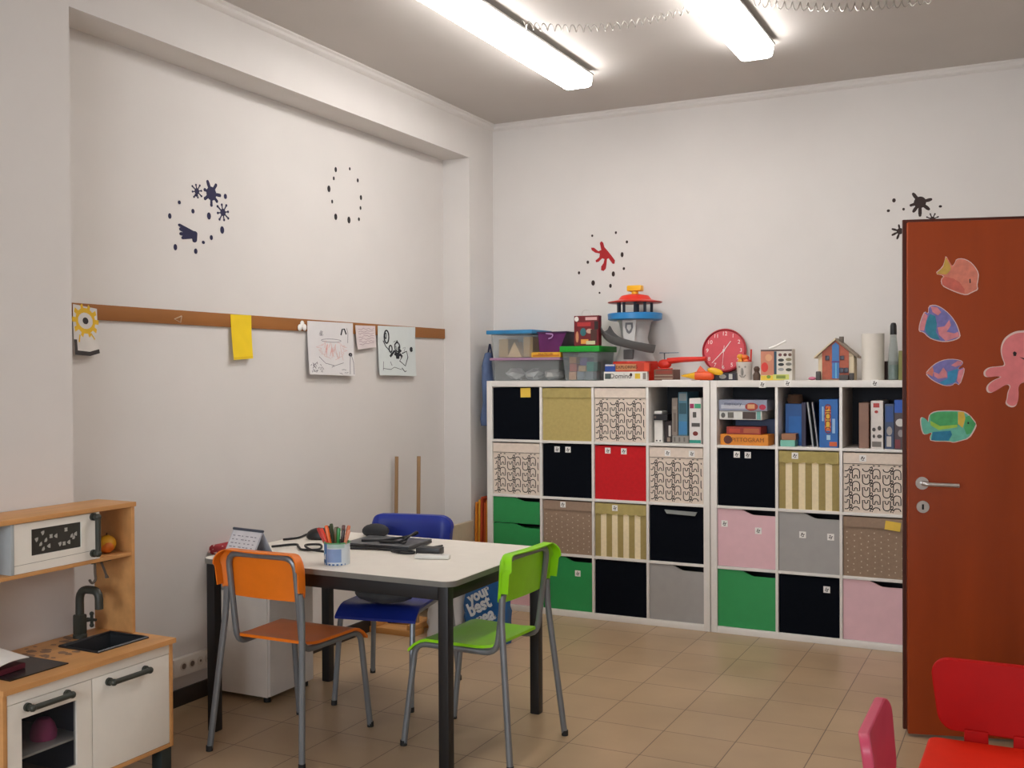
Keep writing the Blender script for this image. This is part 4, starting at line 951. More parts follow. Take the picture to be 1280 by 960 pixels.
mb = MB(); mb.lathe([(0, .2505), (.018, .2505), (.017, .30), (.012, .315), (0, .318)], 20); mb.build('cap', BLACKM, t)
carton('olive_carton', 2.506, 2.56, -.34, -.2, TOP, TOP+.16, '#7C7A36', 'olive green carton at the shelf end beside the door', 'carton', None)

# hanging blue bag and things in the corner gap
mb = MB(); n = 10
prof = [(0, .49), (.02, .48), (.03, .40), (.036, .30), (.030, .16), (.040, .05), (.034, .005), (0, 0)]
mb.lathe([(r_, z) for r_, z in prof[::-1]], 16, Matrix.Diagonal((1, 2.1, 1, 1)))
for v in mb.bm.verts: v.co.x += .006*math.sin(v.co.z*30+v.co.y*40)
t = thing('hanging_bag', 'slim blue cloth bag hanging on the left side of the cube shelf', 'bag', (-.055, -.26, 1.17))
mb.build('bag_body', mat('blue_cloth', '#56678A', .85, var=.12, bump=.2), t)
mb = MB(); mb.tube(fillet([(0, 0, .485), (.012, 0, .55), (.030, .0, .45)], .02), .006, 8); mb.build('strap', mat('navy_strap', '#252A4A', .8), t)
t = thing('folded_sunshade', 'folded orange and red striped cloth standing between the column and shelf', 'folded cloth', (-.085, -.25, 0))
cols = ['#D9821E', '#E0A030', '#B8431C', '#C8561C', '#D08A2A']
for k in range(5):
    mb = MB(); x0 = -.052+k*.0205; h_ = .66+.018*((k*7) % 3)
    pts = [(x0, 0), (x0+.018, 0), (x0+.019, .3), (x0+.0155, h_*.6), (x0+.018, h_), (x0+.006, h_+.01), (x0-.001, h_*.6), (x0+.002, .3)]
    mb.slab([V((a, -.06+.008*(k % 2), b)) for a, b in pts], V((0, .13, 0))); plabel(mb.build('cloth_fold', mat('stripe_'+cols[k], cols[k], .85, var=.08), t), ('orange', 'yellow orange', 'red brown', 'rust', 'ochre')[k]+' fold of the cloth')
o = MB().box(0, .03, -.24, .24, 0, .555, .003).build('beige_board', mat('beige_board', '#B9A98F', .7, var=.05)); o.location = (XP+.002+.0, -.60, 0)
tag(o, 'beige board standing on the floor behind the table, by the corner column', 'board')

# ------------------------------------------------------------------ table
TT = .74
t = thing('school_table', 'white topped table with black square legs in the middle of the room', 'table', (.605, -2.55, 0))
TW, TD = .615, .435
mb = MB(); pts = rrect(2*TW, 2*TD, .05, 6)
mb.slab([V((a, b, TT-.022)) for a, b in pts], V((0, 0, .0205))); mb.build('edge_band', mat('grey_edge', '#77756F', .5), t)
mb = MB(); pts = rrect(2*TW-.004, 2*TD-.004, .049, 6); mb.slab([V((a, b, TT-.0014)) for a, b in pts], V((0, 0, .0014)))
plabel(mb.build('tabletop', mat('table_white', '#E4DCD0', .38, var=.02), t), 'white laminate tabletop')
lx, ly = TW-.045, TD-.035
for s_ in (-1, 1):
    for q in (-1, 1):
        MB().box(s_*lx-.0225, s_*lx+.0225, q*ly-.0225, q*ly+.0225, 0, TT-.0225, .007).build('leg', BLACKM, t)
    MB().box(s_*lx-.012, s_*lx+.012, -ly+.028, ly-.028, TT-.078, TT-.0225, .002).build('apron', BLACKM, t)
    MB().box(-lx+.028, lx-.028, s_*ly-.012, s_*ly+.012, TT-.078, TT-.0225, .002).build('apron', BLACKM, t)

# ------------------------------------------------------------------ school chairs
def school_chair(loc, rz, m_, label):
    t = thing('school_chair', label, 'chair', loc, rz, 'school chairs around the table')
    # local: faces +y, seat centre at the origin
    r_ = .0128
    # tube frame: front leg, seat rail, upright, top bow and back down the other side
    side = lambda s_: [V((s_*.190, .245, 0)), V((s_*.178, .190, .425)), V((s_*.165, -.185, .425)), V((s_*.168, -.235, .80))]
    a, b = side(-1), side(1)
    path = fillet(a+b[::-1], .055, 5)
    MB().tube(path, r_, 10).build('tube_frame', GREYM, t)
    for s_ in (-1, 1):
        mb = MB(); mb.tube(fillet([V((s_*.186, -.222, .66)), V((s_*.192, -.222, .56)), V((s_*.232, -.280, .0))], .04, 4), r_, 10)
        mb.build('rear_leg', GREYM, t)
    for s_ in (-1, 1):
        for (px_, py_) in ((s_*.190, .245), (s_*.232, -.280)):
            q = MB(); q.lathe([(0, 0), (.014, 0), (.014, .022), (0, .022)], 12, Matrix.Translation((px_, py_, .0))); q.build('foot_cap', mat('rubber_black', '#1A1A1A', .7), t)
    # seat shell: dished, waterfall front
    nx, ny = 14, 14; mb = MB()
    def seat(u, v, top):
        x = (u-.5)*.40; y = -.185+.40*v
        k = abs(2*u-1); rx = x*(1-.10*(1-v))
        if v < .15: rx *= 1-.10*(1-v/.15)**2
        z = .452-.012*math.cos((u-.5)*PI)*math.sin(PI*min(1, v*1.1))
        if v > .78: z -= .050*((v-.78)/.22)**1.8
        if v < .25: z += .012*((.25-v)/.25)**2
        return V((rx, y, z+(0 if top else -.012)))
    T = [[mb.bm.verts.new(seat(i/nx, j/ny, True)) for j in range(ny+1)] for i in range(nx+1)]
    B = [[mb.bm.verts.new(seat(i/nx, j/ny, False)) for j in range(ny+1)] for i in range(nx+1)]
    for i in range(nx):
        for j in range(ny):
            mb._face([T[i][j], T[i+1][j], T[i+1][j+1], T[i][j+1]]); mb._face([B[i][j], B[i][j+1], B[i+1][j+1], B[i+1][j]])
    for i in range(nx):
        mb._face([T[i][0], B[i][0], B[i+1][0], T[i+1][0]]); mb._face([T[i][ny], T[i+1][ny], B[i+1][ny], B[i][ny]])
    for j in range(ny):
        mb._face([T[0][j], T[0][j+1], B[0][j+1], B[0][j]]); mb._face([T[nx][j], B[nx][j], B[nx][j+1], T[nx][j+1]])
    mb.build('seat', m_, t)
    # backrest shell: rounded panel curling back round the uprights
    mb = MB(); nx, nz = 28, 10
    def back(u, v, out):
        w_ = -math.cos(u*PI)         # denser towards the two ends
        w_ = math.copysign(abs(w_)**.8, w_)
        hw = .214; x = w_*hw; rc = .060; e = max(0, abs(x)-(hw-rc))
        dz = rc-math.sqrt(max(0, rc*rc-e*e))
        zb, zt = .622+dz*.8, .818-dz
        z = zb+(zt-zb)*v
        x *= 1-.05*(1-(z-.62)/.2)
        y = -.236-.10*(z-.70)+.014*(1-w_*w_)*-1
        k = max(0, (abs(w_)-.80)/.20); y -= .026*k**1.6        # side edges curl back
        y -= .010*max(0, (v-.85)/.15)**2
        return V((x, y+.030+(.012 if out else 0), z))
    F = [[mb.bm.verts.new(back(i/nx, j/nz, True)) for j in range(nz+1)] for i in range(nx+1)]
    K = [[mb.bm.verts.new(back(i/nx, j/nz, False)) for j in range(nz+1)] for i in range(nx+1)]
    for i in range(nx):
        for j in range(nz):
            mb._face([F[i][j], F[i][j+1], F[i+1][j+1], F[i+1][j]]); mb._face([K[i][j], K[i+1][j], K[i+1][j+1], K[i][j+1]])
    for i in range(nx):
        mb._face([F[i][0], F[i+1][0], K[i+1][0], K[i][0]]); mb._face([F[i][nz], K[i][nz], K[i+1][nz], F[i+1][nz]])
    for j in range(nz):
        mb._face([F[0][j], K[0][j], K[0][j+1], F[0][j+1]]); mb._face([F[nx][j], F[nx][j+1], K[nx][j+1], K[nx][j]])
    # rim flange folding back along the sides and the top
    edge = [back(0, v/10, False) for v in range(11)]+[back(i/nx, 1, False) for i in range(1, nx)]+[back(1, 1-v/10, False) for v in range(11)]
    fl = []
    for p in edge: fl.append([mb.bm.verts.new(p+V((0, d, 0))) for d in (.004, -.030)])
    fi = []
    for p in edge:
        c_ = V((0, p.y, .72)); q_ = p+(c_-p).normalized()*.006; fi.append([mb.bm.verts.new(q_+V((0, d, 0))) for d in (.004, -.030)])
    for i in range(len(edge)-1):
        mb._face([fl[i][0], fl[i+1][0], fl[i+1][1], fl[i][1]]); mb._face([fi[i][0], fi[i][1], fi[i+1][1], fi[i+1][0]]); mb._face([fl[i][1], fl[i+1][1], fi[i+1][1], fi[i][1]])
    for i in (0, len(edge)-1): mb._face([fl[i][0], fl[i][1], fi[i][1], fi[i][0]])
    mb.build('backrest', m_, t)
    return t
school_chair((.415, -2.865, 0), 0, mat('orange_shell', '#F07C18', .4, var=.04), 'orange school chair with its back to the viewer')
school_chair((1.112, -2.575, 0), math.radians(87), mat('lime_shell', '#93E010', .35, var=.04), 'lime green school chair at the right end of the table')
school_chair((.432, -2.172, 0), math.radians(190), mat('navy_shell', '#1A2F90', .4, var=.05), 'dark blue school chair on the far side of the table')
# cushion on the blue chair
mb = MB(); mb.ball((0, 0, .052), .13, 1.15, .9, .38, 18)
for v in mb.bm.verts: v.co.z = max(v.co.z, .004)+.004*math.sin(v.co.x*40)*math.cos(v.co.y*35)
o = mb.build('folded_jacket', mat('grey_jacket', '#55585A', .9, var=.12, bump=.3)); o.location = (.445, -2.255, .4475); o.rotation_euler = (0, 0, .17); tag(o, 'grey folded jacket lying on the blue chair seat', 'jacket')

# ------------------------------------------------------------------ things on the table
TZ = TT+.0006
t = thing('desk_calendar', 'standing desk calendar with a dark top edge on the table', 'calendar', (.095, -2.80, TZ), math.radians(-8))
W2, Dp, Hh = .094, .055, .098
mb = MB(); mb.slab([V((-W2, -Dp*1.0, 0)), V((-W2, 0, Hh)), V((-W2, .002, Hh)), V((-W2, -Dp+.003, 0))], V((2*W2, 0, 0))); mb.slab([V((-W2, Dp, 0)), V((-W2, 0, Hh)), V((-W2, -.002, Hh)), V((-W2, Dp-.003, 0))], V((2*W2, 0, 0)))
mb.slab([V((-W2, -Dp+.003, 0)), V((-W2, Dp-.003, 0)), V((-W2, Dp-.003, .002)), V((-W2, -Dp+.003, .002))], V((2*W2, 0, 0))); mb.build('stand', mat('calendar_card', '#B4B7C0', .6), t, smooth=False)
mb = MB(); fm = lambda u, v, l=.002: V((-W2+2*W2*u, -Dp*(1-v)-l, Hh*v+l*.5))
mb.slab([fm(.03, .05, .0012), fm(.97, .05, .0012), fm(.97, .95, .0012), fm(.03, .95, .0012)], V((0, -.0006, .0003))); mb.mi = 1
for i in range(6):
    for j in range(5):
        u = .1+.14*i+random.uniform(-.02, .02); v = .14+.15*j
        mb.stroke([(u, v), (u+.05+.05*random.random(), v)], .035, lambda a, b: fm(a, b, .0024))
mb.build('page', [mat('calendar_page', '#DAD8DC', .7), mat('calendar_print', '#8A8790', .8)], t, smooth=False)
mb = MB(); mb.tube([(-W2, 0, Hh+.002), (W2, 0, Hh+.002)], .006, 8); mb.build('binding', mat('calendar_binding', '#3C4250', .5), t)
# pen tin
t = thing('pen_tin', 'blue and white printed tin full of felt pens on the table', 'pen tin', (.600, -2.845, TZ))
mb = MB(); r_ = .0525
mb.lathe([(0, 0), (r_, 0), (r_, .088), (r_-.003, .088), (r_-.003, .004), (0, .004)], 36); mats = [mat('tin_white', '#CBD2D8', .35)]
def wrap(hx, a0, a1, z0, z1, lv=1, slant=0):
    mats.append(mat('tin_'+hx, hx, .4)); mb.mi = len(mats)-1; n = 8; rr = r_+.0004*lv
    P = lambda a, z: V((rr*math.sin(math.radians(a)), -rr*math.cos(math.radians(a)), z))
    for i in range(n):
        b0, b1 = a0+(a1-a0)*i/n, a0+(a1-a0)*(i+1)/n; s0, s1 = slant*i/n, slant*(i+1)/n
        mb.patch([P(b0, z0+s0), P(b1, z0+s1), P(b1, z1+s1), P(b0, z1+s0)])
wrap('#2E5C9A', -75, 75, 0, .006, 1); wrap('#3F73B0', -55, -25, .055, .088, 1); wrap('#4C86B8', -60, -20, .02, .035, 1, .03); wrap('#2A5A88', -58, -22, .008, .022, 2)
wrap('#7F98C2', -12, 55, .012, .066, 1); wrap('#A9C6BE', -10, 70, .070, .086, 1); wrap('#3F73B0', -23, -14, .006, .088, 2); wrap('#4C8AA0', -58, -44, .035, .055, 2)
mb.build('tin', mats, t)
mb = MB(); mb.lathe([(r_+.0015, .086), (r_+.0015, .0915), (r_-.003, .0915), (r_-.003, .086), (r_+.0015, .086)], 36); mb.build('rim', mat('tin_green_rim', '#5E9C6A', .4), t)
pens = [(-.040, -.004, -.055, .02, '#4E6A3A', 'dark green felt pen at the far left of the tin'), (-.030, .014, -.04, .03, '#3F5230', 'olive green felt pen at the left behind the red pens'), (-.024, -.018, -.075, -.008, '#B7281E', 'dark red felt pen at the left of the tin'), (-.010, -.026, -.055, -.018, '#E03A1C', 'bright red felt pen near the front of the tin'), (.002, -.036, -.030, -.02, '#F06A1E', 'orange felt pen leaning at the front of the tin'),
        (-.012, .02, -.012, .02, '#5A3226', 'brown felt pen at the back of the tin'), (.004, .008, .0, .012, '#4A2A1C', 'dark brown felt pen in the middle of the tin'), (.014, .026, .012, .03, '#6A3A30', 'reddish brown felt pen at the back of the tin'), (.012, -.030, .010, -.016, '#5C4A1E', 'olive brown felt pen in the middle front of the tin'), (.022, .006, .024, .01, '#3A2420', 'blackish brown felt pen right of the middle of the tin'),
        (.026, -.026, .020, -.014, '#1F8A3C', 'green felt pen at the front right of the tin'), (.034, .010, .045, .014, '#C8642A', 'rust orange felt pen at the right of the tin'), (.038, -.014, .058, -.006, '#D68A6A', 'peach felt pen at the far right of the tin')]
gp = 'felt pens in the printed tin'
for i, (bx, by, tx, ty, hx, lb) in enumerate(pens):
    b_ = V((bx*.5, by*.62, .014)); tip = V((bx*1.15+(tx-bx)*1.15, by+(ty-by)*.6, .148+.010*math.sin(i*1.9)))
    p = thing('felt_pen', lb, 'felt pen', V((.600, -2.845, TZ)), 0, gp)
    d = (tip-b_); MB().tube([b_, b_+d*.72], .0066, 8).build('barrel', mat('pen_'+hx, hx, .4), p)
    MB().tube([b_+d*.7205, b_+d*.97, tip], .0058, 8, radii=[.0078, .0072, .0055]).build('cap', mat('pencap_'+hx, hx, .35), p)
# laptop, mouse, pouch, chargers
t = thing('closed_laptop', 'closed black laptop lying behind the pen tin', 'laptop', (.54, -2.375, TZ), math.radians(4))
LB = mat('laptop_black', '#2C2D30', .35)
MB().box(-.165, .165, -.115, .115, .003, .014, .003).build('base', LB, t); MB().box(-.165, .165, -.115, .115, .0145, .021, .003).build('lid', mat('laptop_lid', '#54565A', .3, .3), t)
for a in (-.14, .14):
    for b in (-.095, .095): MB().disc((a, b, 0), (0, 0, 1), .008, .0028, 10).build('foot', BLACKM, t)
mb = MB(); mb.ball((0, 0, .014), .066, 1, .62, .60, 18)
for v in mb.bm.verts: v.co.z = max(v.co.z, 0)
t = thing('computer_mouse', 'black computer mouse left of the pen tin', 'mouse', (.145, -2.355, TZ), math.radians(20)); mb.build('shell', mat('mouse_black', '#1B1B1D', .4), t)
mb = MB(); mb.tube([(.035, -.006, .045), (.035, .006, .045)], .006, 10); mb.build('scroll_wheel', GD_, t)
mb = MB(); mb.ball((0, 0, .025), .058, 1.15, .85, .6, 18)
for v in mb.bm.verts: v.co.z = max(v.co.z, 0)
o = mb.build('black_pouch', mat('pouch_black', '#222326', .75, bump=.2)); o.location = (.335, -2.17, TZ); o.rotation_euler = (0, 0, .3); tag(o, 'rounded black pouch on the table behind the pen tin', 'pouch')
def cable(pts, r_, label, nm='cable', grp='cables on the table'):
    pts = [V(p) for p in pts]; c_ = pts[0].copy(); c_.z = TZ
    P = []
    for i in range(len(pts)-1):    # Catmull-Rom
        p0, p1, p2, p3 = pts[max(i-1, 0)], pts[i], pts[i+1], pts[min(i+2, len(pts)-1)]
        for k in range(6):
            u = k/6; P.append(.5*((2*p1)+(p2-p0)*u+(2*p0-5*p1+4*p2-p3)*u*u+(3*p1-p0-3*p2+p3)*u**3))
    P.append(pts[-1])
    o = MB().tube(P, r_, 7).build(nm, mat('cable_black', '#18181A', .5)); origin_to(o, c_); return tag(o, label, 'cable', grp)
cz = TZ+.0056
cable([(.02, -2.47, cz), (.05, -2.40, cz), (.03, -2.30, cz+.002), (.05, -2.22, cz+.012), (.08, -2.19, cz+.025), (.10, -2.24, cz), (.08, -2.27, cz)], .0052, 'black looped cable beside the calendar')
cable([(.10, -2.65, cz), (.16, -2.56, cz), (.21, -2.60, cz), (.28, -2.66, cz), (.34, -2.62, cz), (.30, -2.56, cz+.008), (.25, -2.60, cz+.009), (.33, -2.67, cz+.006), (.40, -2.66, cz)], .0052, 'black tangled cable between the calendar and the pen tin')
cable([(.45, -2.54, cz), (.55, -2.51, cz), (.66, -2.50, cz), (.74, -2.49, cz), (.77, -2.53, cz), (.72, -2.55, cz), (.66, -2.53, cz)], .0052, 'black cable in front of the laptop')
lz = TZ+.0255
cable([(.44, -2.44, lz), (.54, -2.38, lz), (.64, -2.31, lz+.02), (.67, -2.35, lz+.038), (.63, -2.42, lz+.004), (.54, -2.44, lz), (.60, -2.40, lz), (.66, -2.43, lz), (.62, -2.36, lz+.012), (.52, -2.41, lz)], .0052, 'black looped cable lying on the closed laptop')
t = thing('power_adapter', 'small black power adapter on the table by the laptop', 'adapter', (.83, -2.49, TZ), math.radians(12))
MB().box(-.055, .055, -.032, .032, 0, .030, .006).build('body', BLACKM, t)
MB().tube(fillet([(-.02, .028, .012), (-.03, .08, .014), (.02, .10, .02), (.04, .05, .03)], .03), .0035, 8).build('lead', mat('cable_black', '#18181A', .5), t)
t = thing('white_holder', 'flat white holder lying on the table in front of the adapter', 'holder', (.90, -2.585, TZ), math.radians(18))
MB().box(-.075, .075, -.020, .020, 0, .018, .006).build('body', mat('white_plastic', '#DAD7D0', .35), t)
mb = MB(); mb.text('photo', .018, (.03, -.002, .0182), (1, 0, 0), (0, 1, 0), .0005); mb.build('lettering', mat('grey_print', '#77757A', .6), t, smooth=False)

# ------------------------------------------------------------------ low cabinet, patterned bag, sockets at the left wall
t = thing('low_cabinet', 'white low cabinet under the table against the left wall', 'cabinet', (-.17, -2.405, 0))
MB().box(-.172, .172, -.165, .165, .026, .50, .003).build('cabinet_body', WHITE, t)
MB().box(.1725, .186, -.161, .161, .032, .497, .002).build('door', mat('cabinet_door', '#DDD8D2', .4, var=.02), t)
for a in (-.15, .15):
    for b in (-.14, .14): MB().disc((a, b, 0), (0, 0, 1), .016, .0258, 12).build('foot', mat('rubber_black', '#1A1A1A', .7), t)
t = thing('patterned_bag', 'bag with a red flowered top on the low cabinet by the wall', 'bag', (-.262, -2.50, .5005))
mb = MB(); mb.box(-.075, .075, -.06, .10, 0, .165, .02); mb.mi = 1
for k in range(14):
    a, b = random.uniform(-.06, .06), random.uniform(.02, .15); mb.patch([V((a+.011*math.cos(q), -.0605, b+.011*math.sin(q))) for q in [2*PI*i/8 for i in range(8)]])
plabel(mb.build('bag_body', [mat('bag_grey', '#A5A8A8', .8, var=.2, scale=50), mat('bag_dark', '#6E7276', .8)], t), 'grey patterned bag side')
mb = MB(); mb.tube([(-.07, -.05, .185), (.0, -.055, .19), (.07, -.05, .185), (.075, .05, .185), (0, .09, .188), (-.07, .09, .185)], .024, 10, closed=True); mb.mi = 1
for k in range(26):
    a = random.uniform(-.085, .085); mb.ball((a, -.074+random.uniform(0, .02), .185+random.uniform(-.012, .022)), .007, 1, .6, 1, 6)
plabel(mb.build('bag_top', [mat('bag_red', '#A8323A', .8), mat('bag_pink', '#E0B8B4', .8)], t), 'red flowered top edge')
t = thing('socket_panel', 'white wall socket panel low on the left wall beside the play kitchen', 'socket', (XW+.0005, -2.70, .185))
MB().box(0, .03, -.125, .115, -.045, .04, .006).build('plate', mat('socket_white', '#D8D0C6', .4, var=.02), t)
for a in (-.065, -.012, .042, .09):
    mb = MB(); mb.disc((.0302, a, 0), (1, 0, 0), .020, .002, 18); mb.mi = 1; mb.disc((.0325, a, 0), (1, 0, 0), .013 if a < 0 else .006, .001, 14)
    mb.build('socket', [mat('socket_ring', '#C9BFB2', .5), mat('socket_hole', '#6A5A4E', .7)], t)

# ------------------------------------------------------------------ wooden stand with two poles, bags on the floor
t = thing('pole_stand', 'wooden floor stand with two upright dowel poles behind the blue chair', 'wooden stand', (-.20, -1.08, 0))
PINE = wood('pine_board', '#C08A50', (1, 6, 1), .12); DOW = wood('dowel_wood', '#9A7A58', (6, 6, 1), .12)
MB().box(-.135, .17, -.17, -.05, 0, .035, .004).build('front_board', PINE, t)
MB().box(-.135, .17, .06, .18, 0, .035, .004).build('rear_board', PINE, t)
for x in (-.13, .12): MB().box(x, x+.045, -.165, .175, .0355, .065, .004).build('cross_rail', PINE, t)
for x, y, hh in ((-.108, .1, 1.015), (.142, -.05, 1.035)):
    MB().tube([(x, y-.03 if x > 0 else y-.03, .0655), (x-.002, y, hh)], .0115, 10).build('pole', DOW, t)
# blue printed shopping bag
def bag_mesh(w_, h_, d_, seed, pinch=.6, nx=12, nz=12, lean=0.):
    random.seed(seed); mb = MB(); R = []
    N = 28
    for j in range(nz+1):
        v = j/nz; ring = []
        k = 1-(1-pinch)*v
        for i in range(N):
            a = 2*PI*i/N; ca, sa = math.cos(a), math.sin(a)
            ex = abs(ca)**.5*(1 if ca > 0 else -1); ey = abs(sa)**.5*(1 if sa > 0 else -1)
            x = w_/2*ex*(1+.05*math.sin(v*PI)); y = d_/2*ey*k
            n_ = random.uniform(-1, 1)*.006
            ring.append(mb.bm.verts.new((x+n_+lean*v, y+n_, h_*v*(1+.03*math.sin(a*3+seed)))))
        R.append(ring)
    for a, b in zip(R, R[1:]):
        for i in range(N): mb._face([a[i], a[(i+1) % N], b[(i+1) % N], b[i]])
    mb._face(R[0][::-1]); mb._face(R[-1])
    return mb
t = thing('printed_bag', 'blue shopping bag with white lettering on the floor behind the table', 'shopping bag', (.392, -1.13, 0), math.radians(-6), 'bags on the floor')
MBAG = bag_mesh(.27, .375, .14, 3, .5); MBAG.build('bag_body', mat('bag_blue', '#1E5C96', .4, var=.12, scale=12), t)
mb = MB()
for s_, dx_, dz_, sz in (('your', -.005, .280, .082), ('best', .0, .215, .098), ('rea', .045, .160, .100)):
    mb.text(s_, sz, (dx_, -.090+.1*(dz_-.2)*.5, dz_), (math.cos(.5), 0, math.sin(.5)), (-math.sin(.5), 0, math.cos(.5)), .0, .004)
mb.build('lettering', mat('bag_white', '#D5DEE2', .5), t, smooth=False)
MB().tube(fillet([(-.07, 0, .36), (-.05, 0, .44), (.05, 0, .44), (.07, 0, .36)], .03), .006, 8).build('handle', mat('bag_blue2', '#23508A', .5), t)
t = thing('plastic_bag', 'crumpled white plastic bag on the floor left of the blue bag', 'plastic bag', (.12, -1.12, 0), .2, 'bags on the floor')
bag_mesh(.21, .31, .16, 5, .45).build('bag_body', clear('bag_film', '#C9C8C6', .82, .3), t)
o = MB().ball((0, 0, .02), .05, 1.1, .8, .8, 12).build('red_scarf', mat('red_cloth', '#B3294A', .8)); o.location = (.205, -1.06, .31); 
o.location = (.185, -1.10, .333); tag(o, 'red cloth showing on top between the two bags', 'cloth')
mb = MB(); mb.ball((0, 0, .05), .06, .9, .8, .8, 12); o = mb.build('purple_cloth', mat('purple_cloth', '#4A3A7A', .8)); o.location = (.07, -1.13, .3105); tag(o, 'purple cloth bundled on the white plastic bag', 'cloth')

# ------------------------------------------------------------------ play kitchen
KY0, KY1, KXB, KXF = -4.135, -3.405, XP+.003, .25
t = thing('play_kitchen', 'wooden play kitchen with white doors, sink and microwave in the left corner', 'play kitchen', (.05, -3.77, 0))
off = V((.05, -3.77, 0))
BIR = wood('birch', '#CC965E', (6, 1, 6), .10, .45, 4); BIRD = wood('birch_edge', '#A8713F', (6, 1, 6), .10, .45, 4)
KW = mat('kitchen_white', '#EDE8DD', .4, var=.015); KB = mat('kitchen_black', '#222427', .4, var=.05); KBG = mat('handle_dark', '#33362F', .45)
def kb_(name, m_, x0, x1, y0, y1, z0, z1, bev=.002, parent=None, lab=None, mb=None):
    q = mb or MB(); q.box(x0-off.x, x1-off.x, y0-off.y, y1-off.y, z0-off.z, z1-off.z, bev)
    if mb is not None: return q
    o = q.build(name, m_, parent or t)
    if lab: plabel(o, lab)
    return o
ZB, ZW = .115, .524
# worktop with openings for the sink and hob (built of strips round the sink)
SX0, SX1, SY0, SY1 = -.03, .165, -3.685, -3.452
HX0, HX1, HY0, HY1 = -.06, .185, -4.06, -3.83
q = MB(); zt0 = ZW-.018
for a in ((KXB, SX0, KY0-.006, KY1+.006), (SX1, KXF+.008, KY0-.006, KY1+.006), (SX0, SX1, KY0-.006, SY0), (SX0, SX1, SY1, KY1+.006)):
    q.box(a[0]-off.x, a[1]-off.x, a[2]-off.y, a[3]-off.y, zt0, ZW)
bmesh.ops.remove_doubles(q.bm, verts=q.bm.verts[:], dist=1e-5)
q.mi = 1; rw = random.Random(11)
for k in range(22):
    a, b = rw.uniform(-.12, .1), rw.uniform(-3.82, -3.70); r_ = rw.uniform(.006, .018); zz_ = ZW+.0003+.00004*k
    if k > 15: a, b = rw.uniform(-.13, -.045), rw.uniform(-3.7, -3.45)
    q.patch([V((a+r_*math.cos(u)*rw.uniform(.8, 1.8), b+r_*math.sin(u)*rw.uniform(.6, 1.2), zz_))-off for u in [2*PI*i/9 for i in range(9)]])
q.build('worktop', [BIR, mat('worn_grey', '#8C6E58', .7)], t, smooth=False)
# faded patches are real wear, flat stickers left on the worktop
kb_('side_panel', BIR, KXB, KXF-.004, KY1-.016, KY1, ZB, zt0-.0005); kb_('side_panel', BIR, KXB, KXF-.004, KY0, KY0+.016, ZB, zt0-.0005)
kb_('bottom_panel', BIR, KXB, KXF-.004, KY0+.0165, KY1-.0165, ZB, ZB+.014)
kb_('back_panel', KW, KXB+.001, KXB+.006, KY0+.0165, KY1-.0165, ZB+.0145, zt0-.001)
kb_('middle_panel', KW, KXB+.0065, KXF-.026, -3.79, -3.776, ZB+.0145, zt0-.11)
kb_('front_rail', KW, KXF-.022, KXF-.006, KY0+.0165, KY1-.0165, .468, zt0-.0005)
# right door
d = kb_('door', KW, KXF-.022, KXF-.006, -3.781, KY1-.0175, ZB+.016, .4665)
def handle(ya, yb_, z, xs, parent):
    q = MB()
    A, B_ = V((xs, ya, z))-off, V((xs, yb_, z))-off
    up = V((.028, 0, 0))
    q.tube([A+up+V((0, 0, 0)), B_+up], .0095, 10)
    for p in (A, B_): q.disc(p, (1, 0, 0), .014, .010, 16); q.tube([p, p+up], .010, 10); q.ball(p+up, .0125, 1, 1, 1, 12)
    return q.build('handle', KBG, parent)
handle(-3.712, -3.545, .440, KXF-.0058, d)
# oven door with window
q = MB(); y0, y1 = KY0+.0175, -3.785; z0, z1 = ZB+.016, .4665; wy0, wy1, wz0, wz1 = -4.065, -3.848, .19, .413
for a in ((y0, wy0, z0, z1), (wy1, y1, z0, z1), (wy0, wy1, z0, wz0), (wy0, wy1, wz1, z1)): q.box(KXF-.022-off.x, KXF-.006-off.x, a[0]-off.y, a[1]-off.y, a[2], a[3])
bmesh.ops.remove_doubles(q.bm, verts=q.bm.verts[:], dist=1e-5)
d = plabel(q.build('door', KW, t, smooth=False), 'oven door with a window')
kb_('pane', clear('oven_glass', '#4A4E56', .10, .06), KXF-.016, KXF-.013, wy0, wy1, wz0, wz1, 0, d)
handle(-4.045, -3.89, .446, KXF-.0058, d)
q = MB(); q.box(KXB+.007-off.x, KXB+.009-off.x, KY0+.017-off.y, -3.795-off.y, ZB+.0145, .50); q.box(KXB+.009-off.x, KXF-.03-off.x, KY0+.017-off.y, KY0+.019-off.y, ZB+.0145, .50); q.box(KXB+.009-off.x, KXF-.03-off.x, -3.795-off.y, -3.793-off.y, ZB+.0145, .50)
plabel(q.build('oven_lining', mat('oven_dark', '#4C505C', .6), t), 'dark oven lining')
kb_('oven_shelf', KW, KXB+.012, KXF-.032, KY0+.020, -3.796, .270, .278)
for yy in (KY1-.055, KY0+.005):
    for xx in (KXF-.06, KXB+.01): 
        plabel(kb_('foot', mat('foot_dark', '#26302E', .5), xx, xx+.05, yy, yy+.05, 0, ZB-.0005, .003), 'dark foot block')
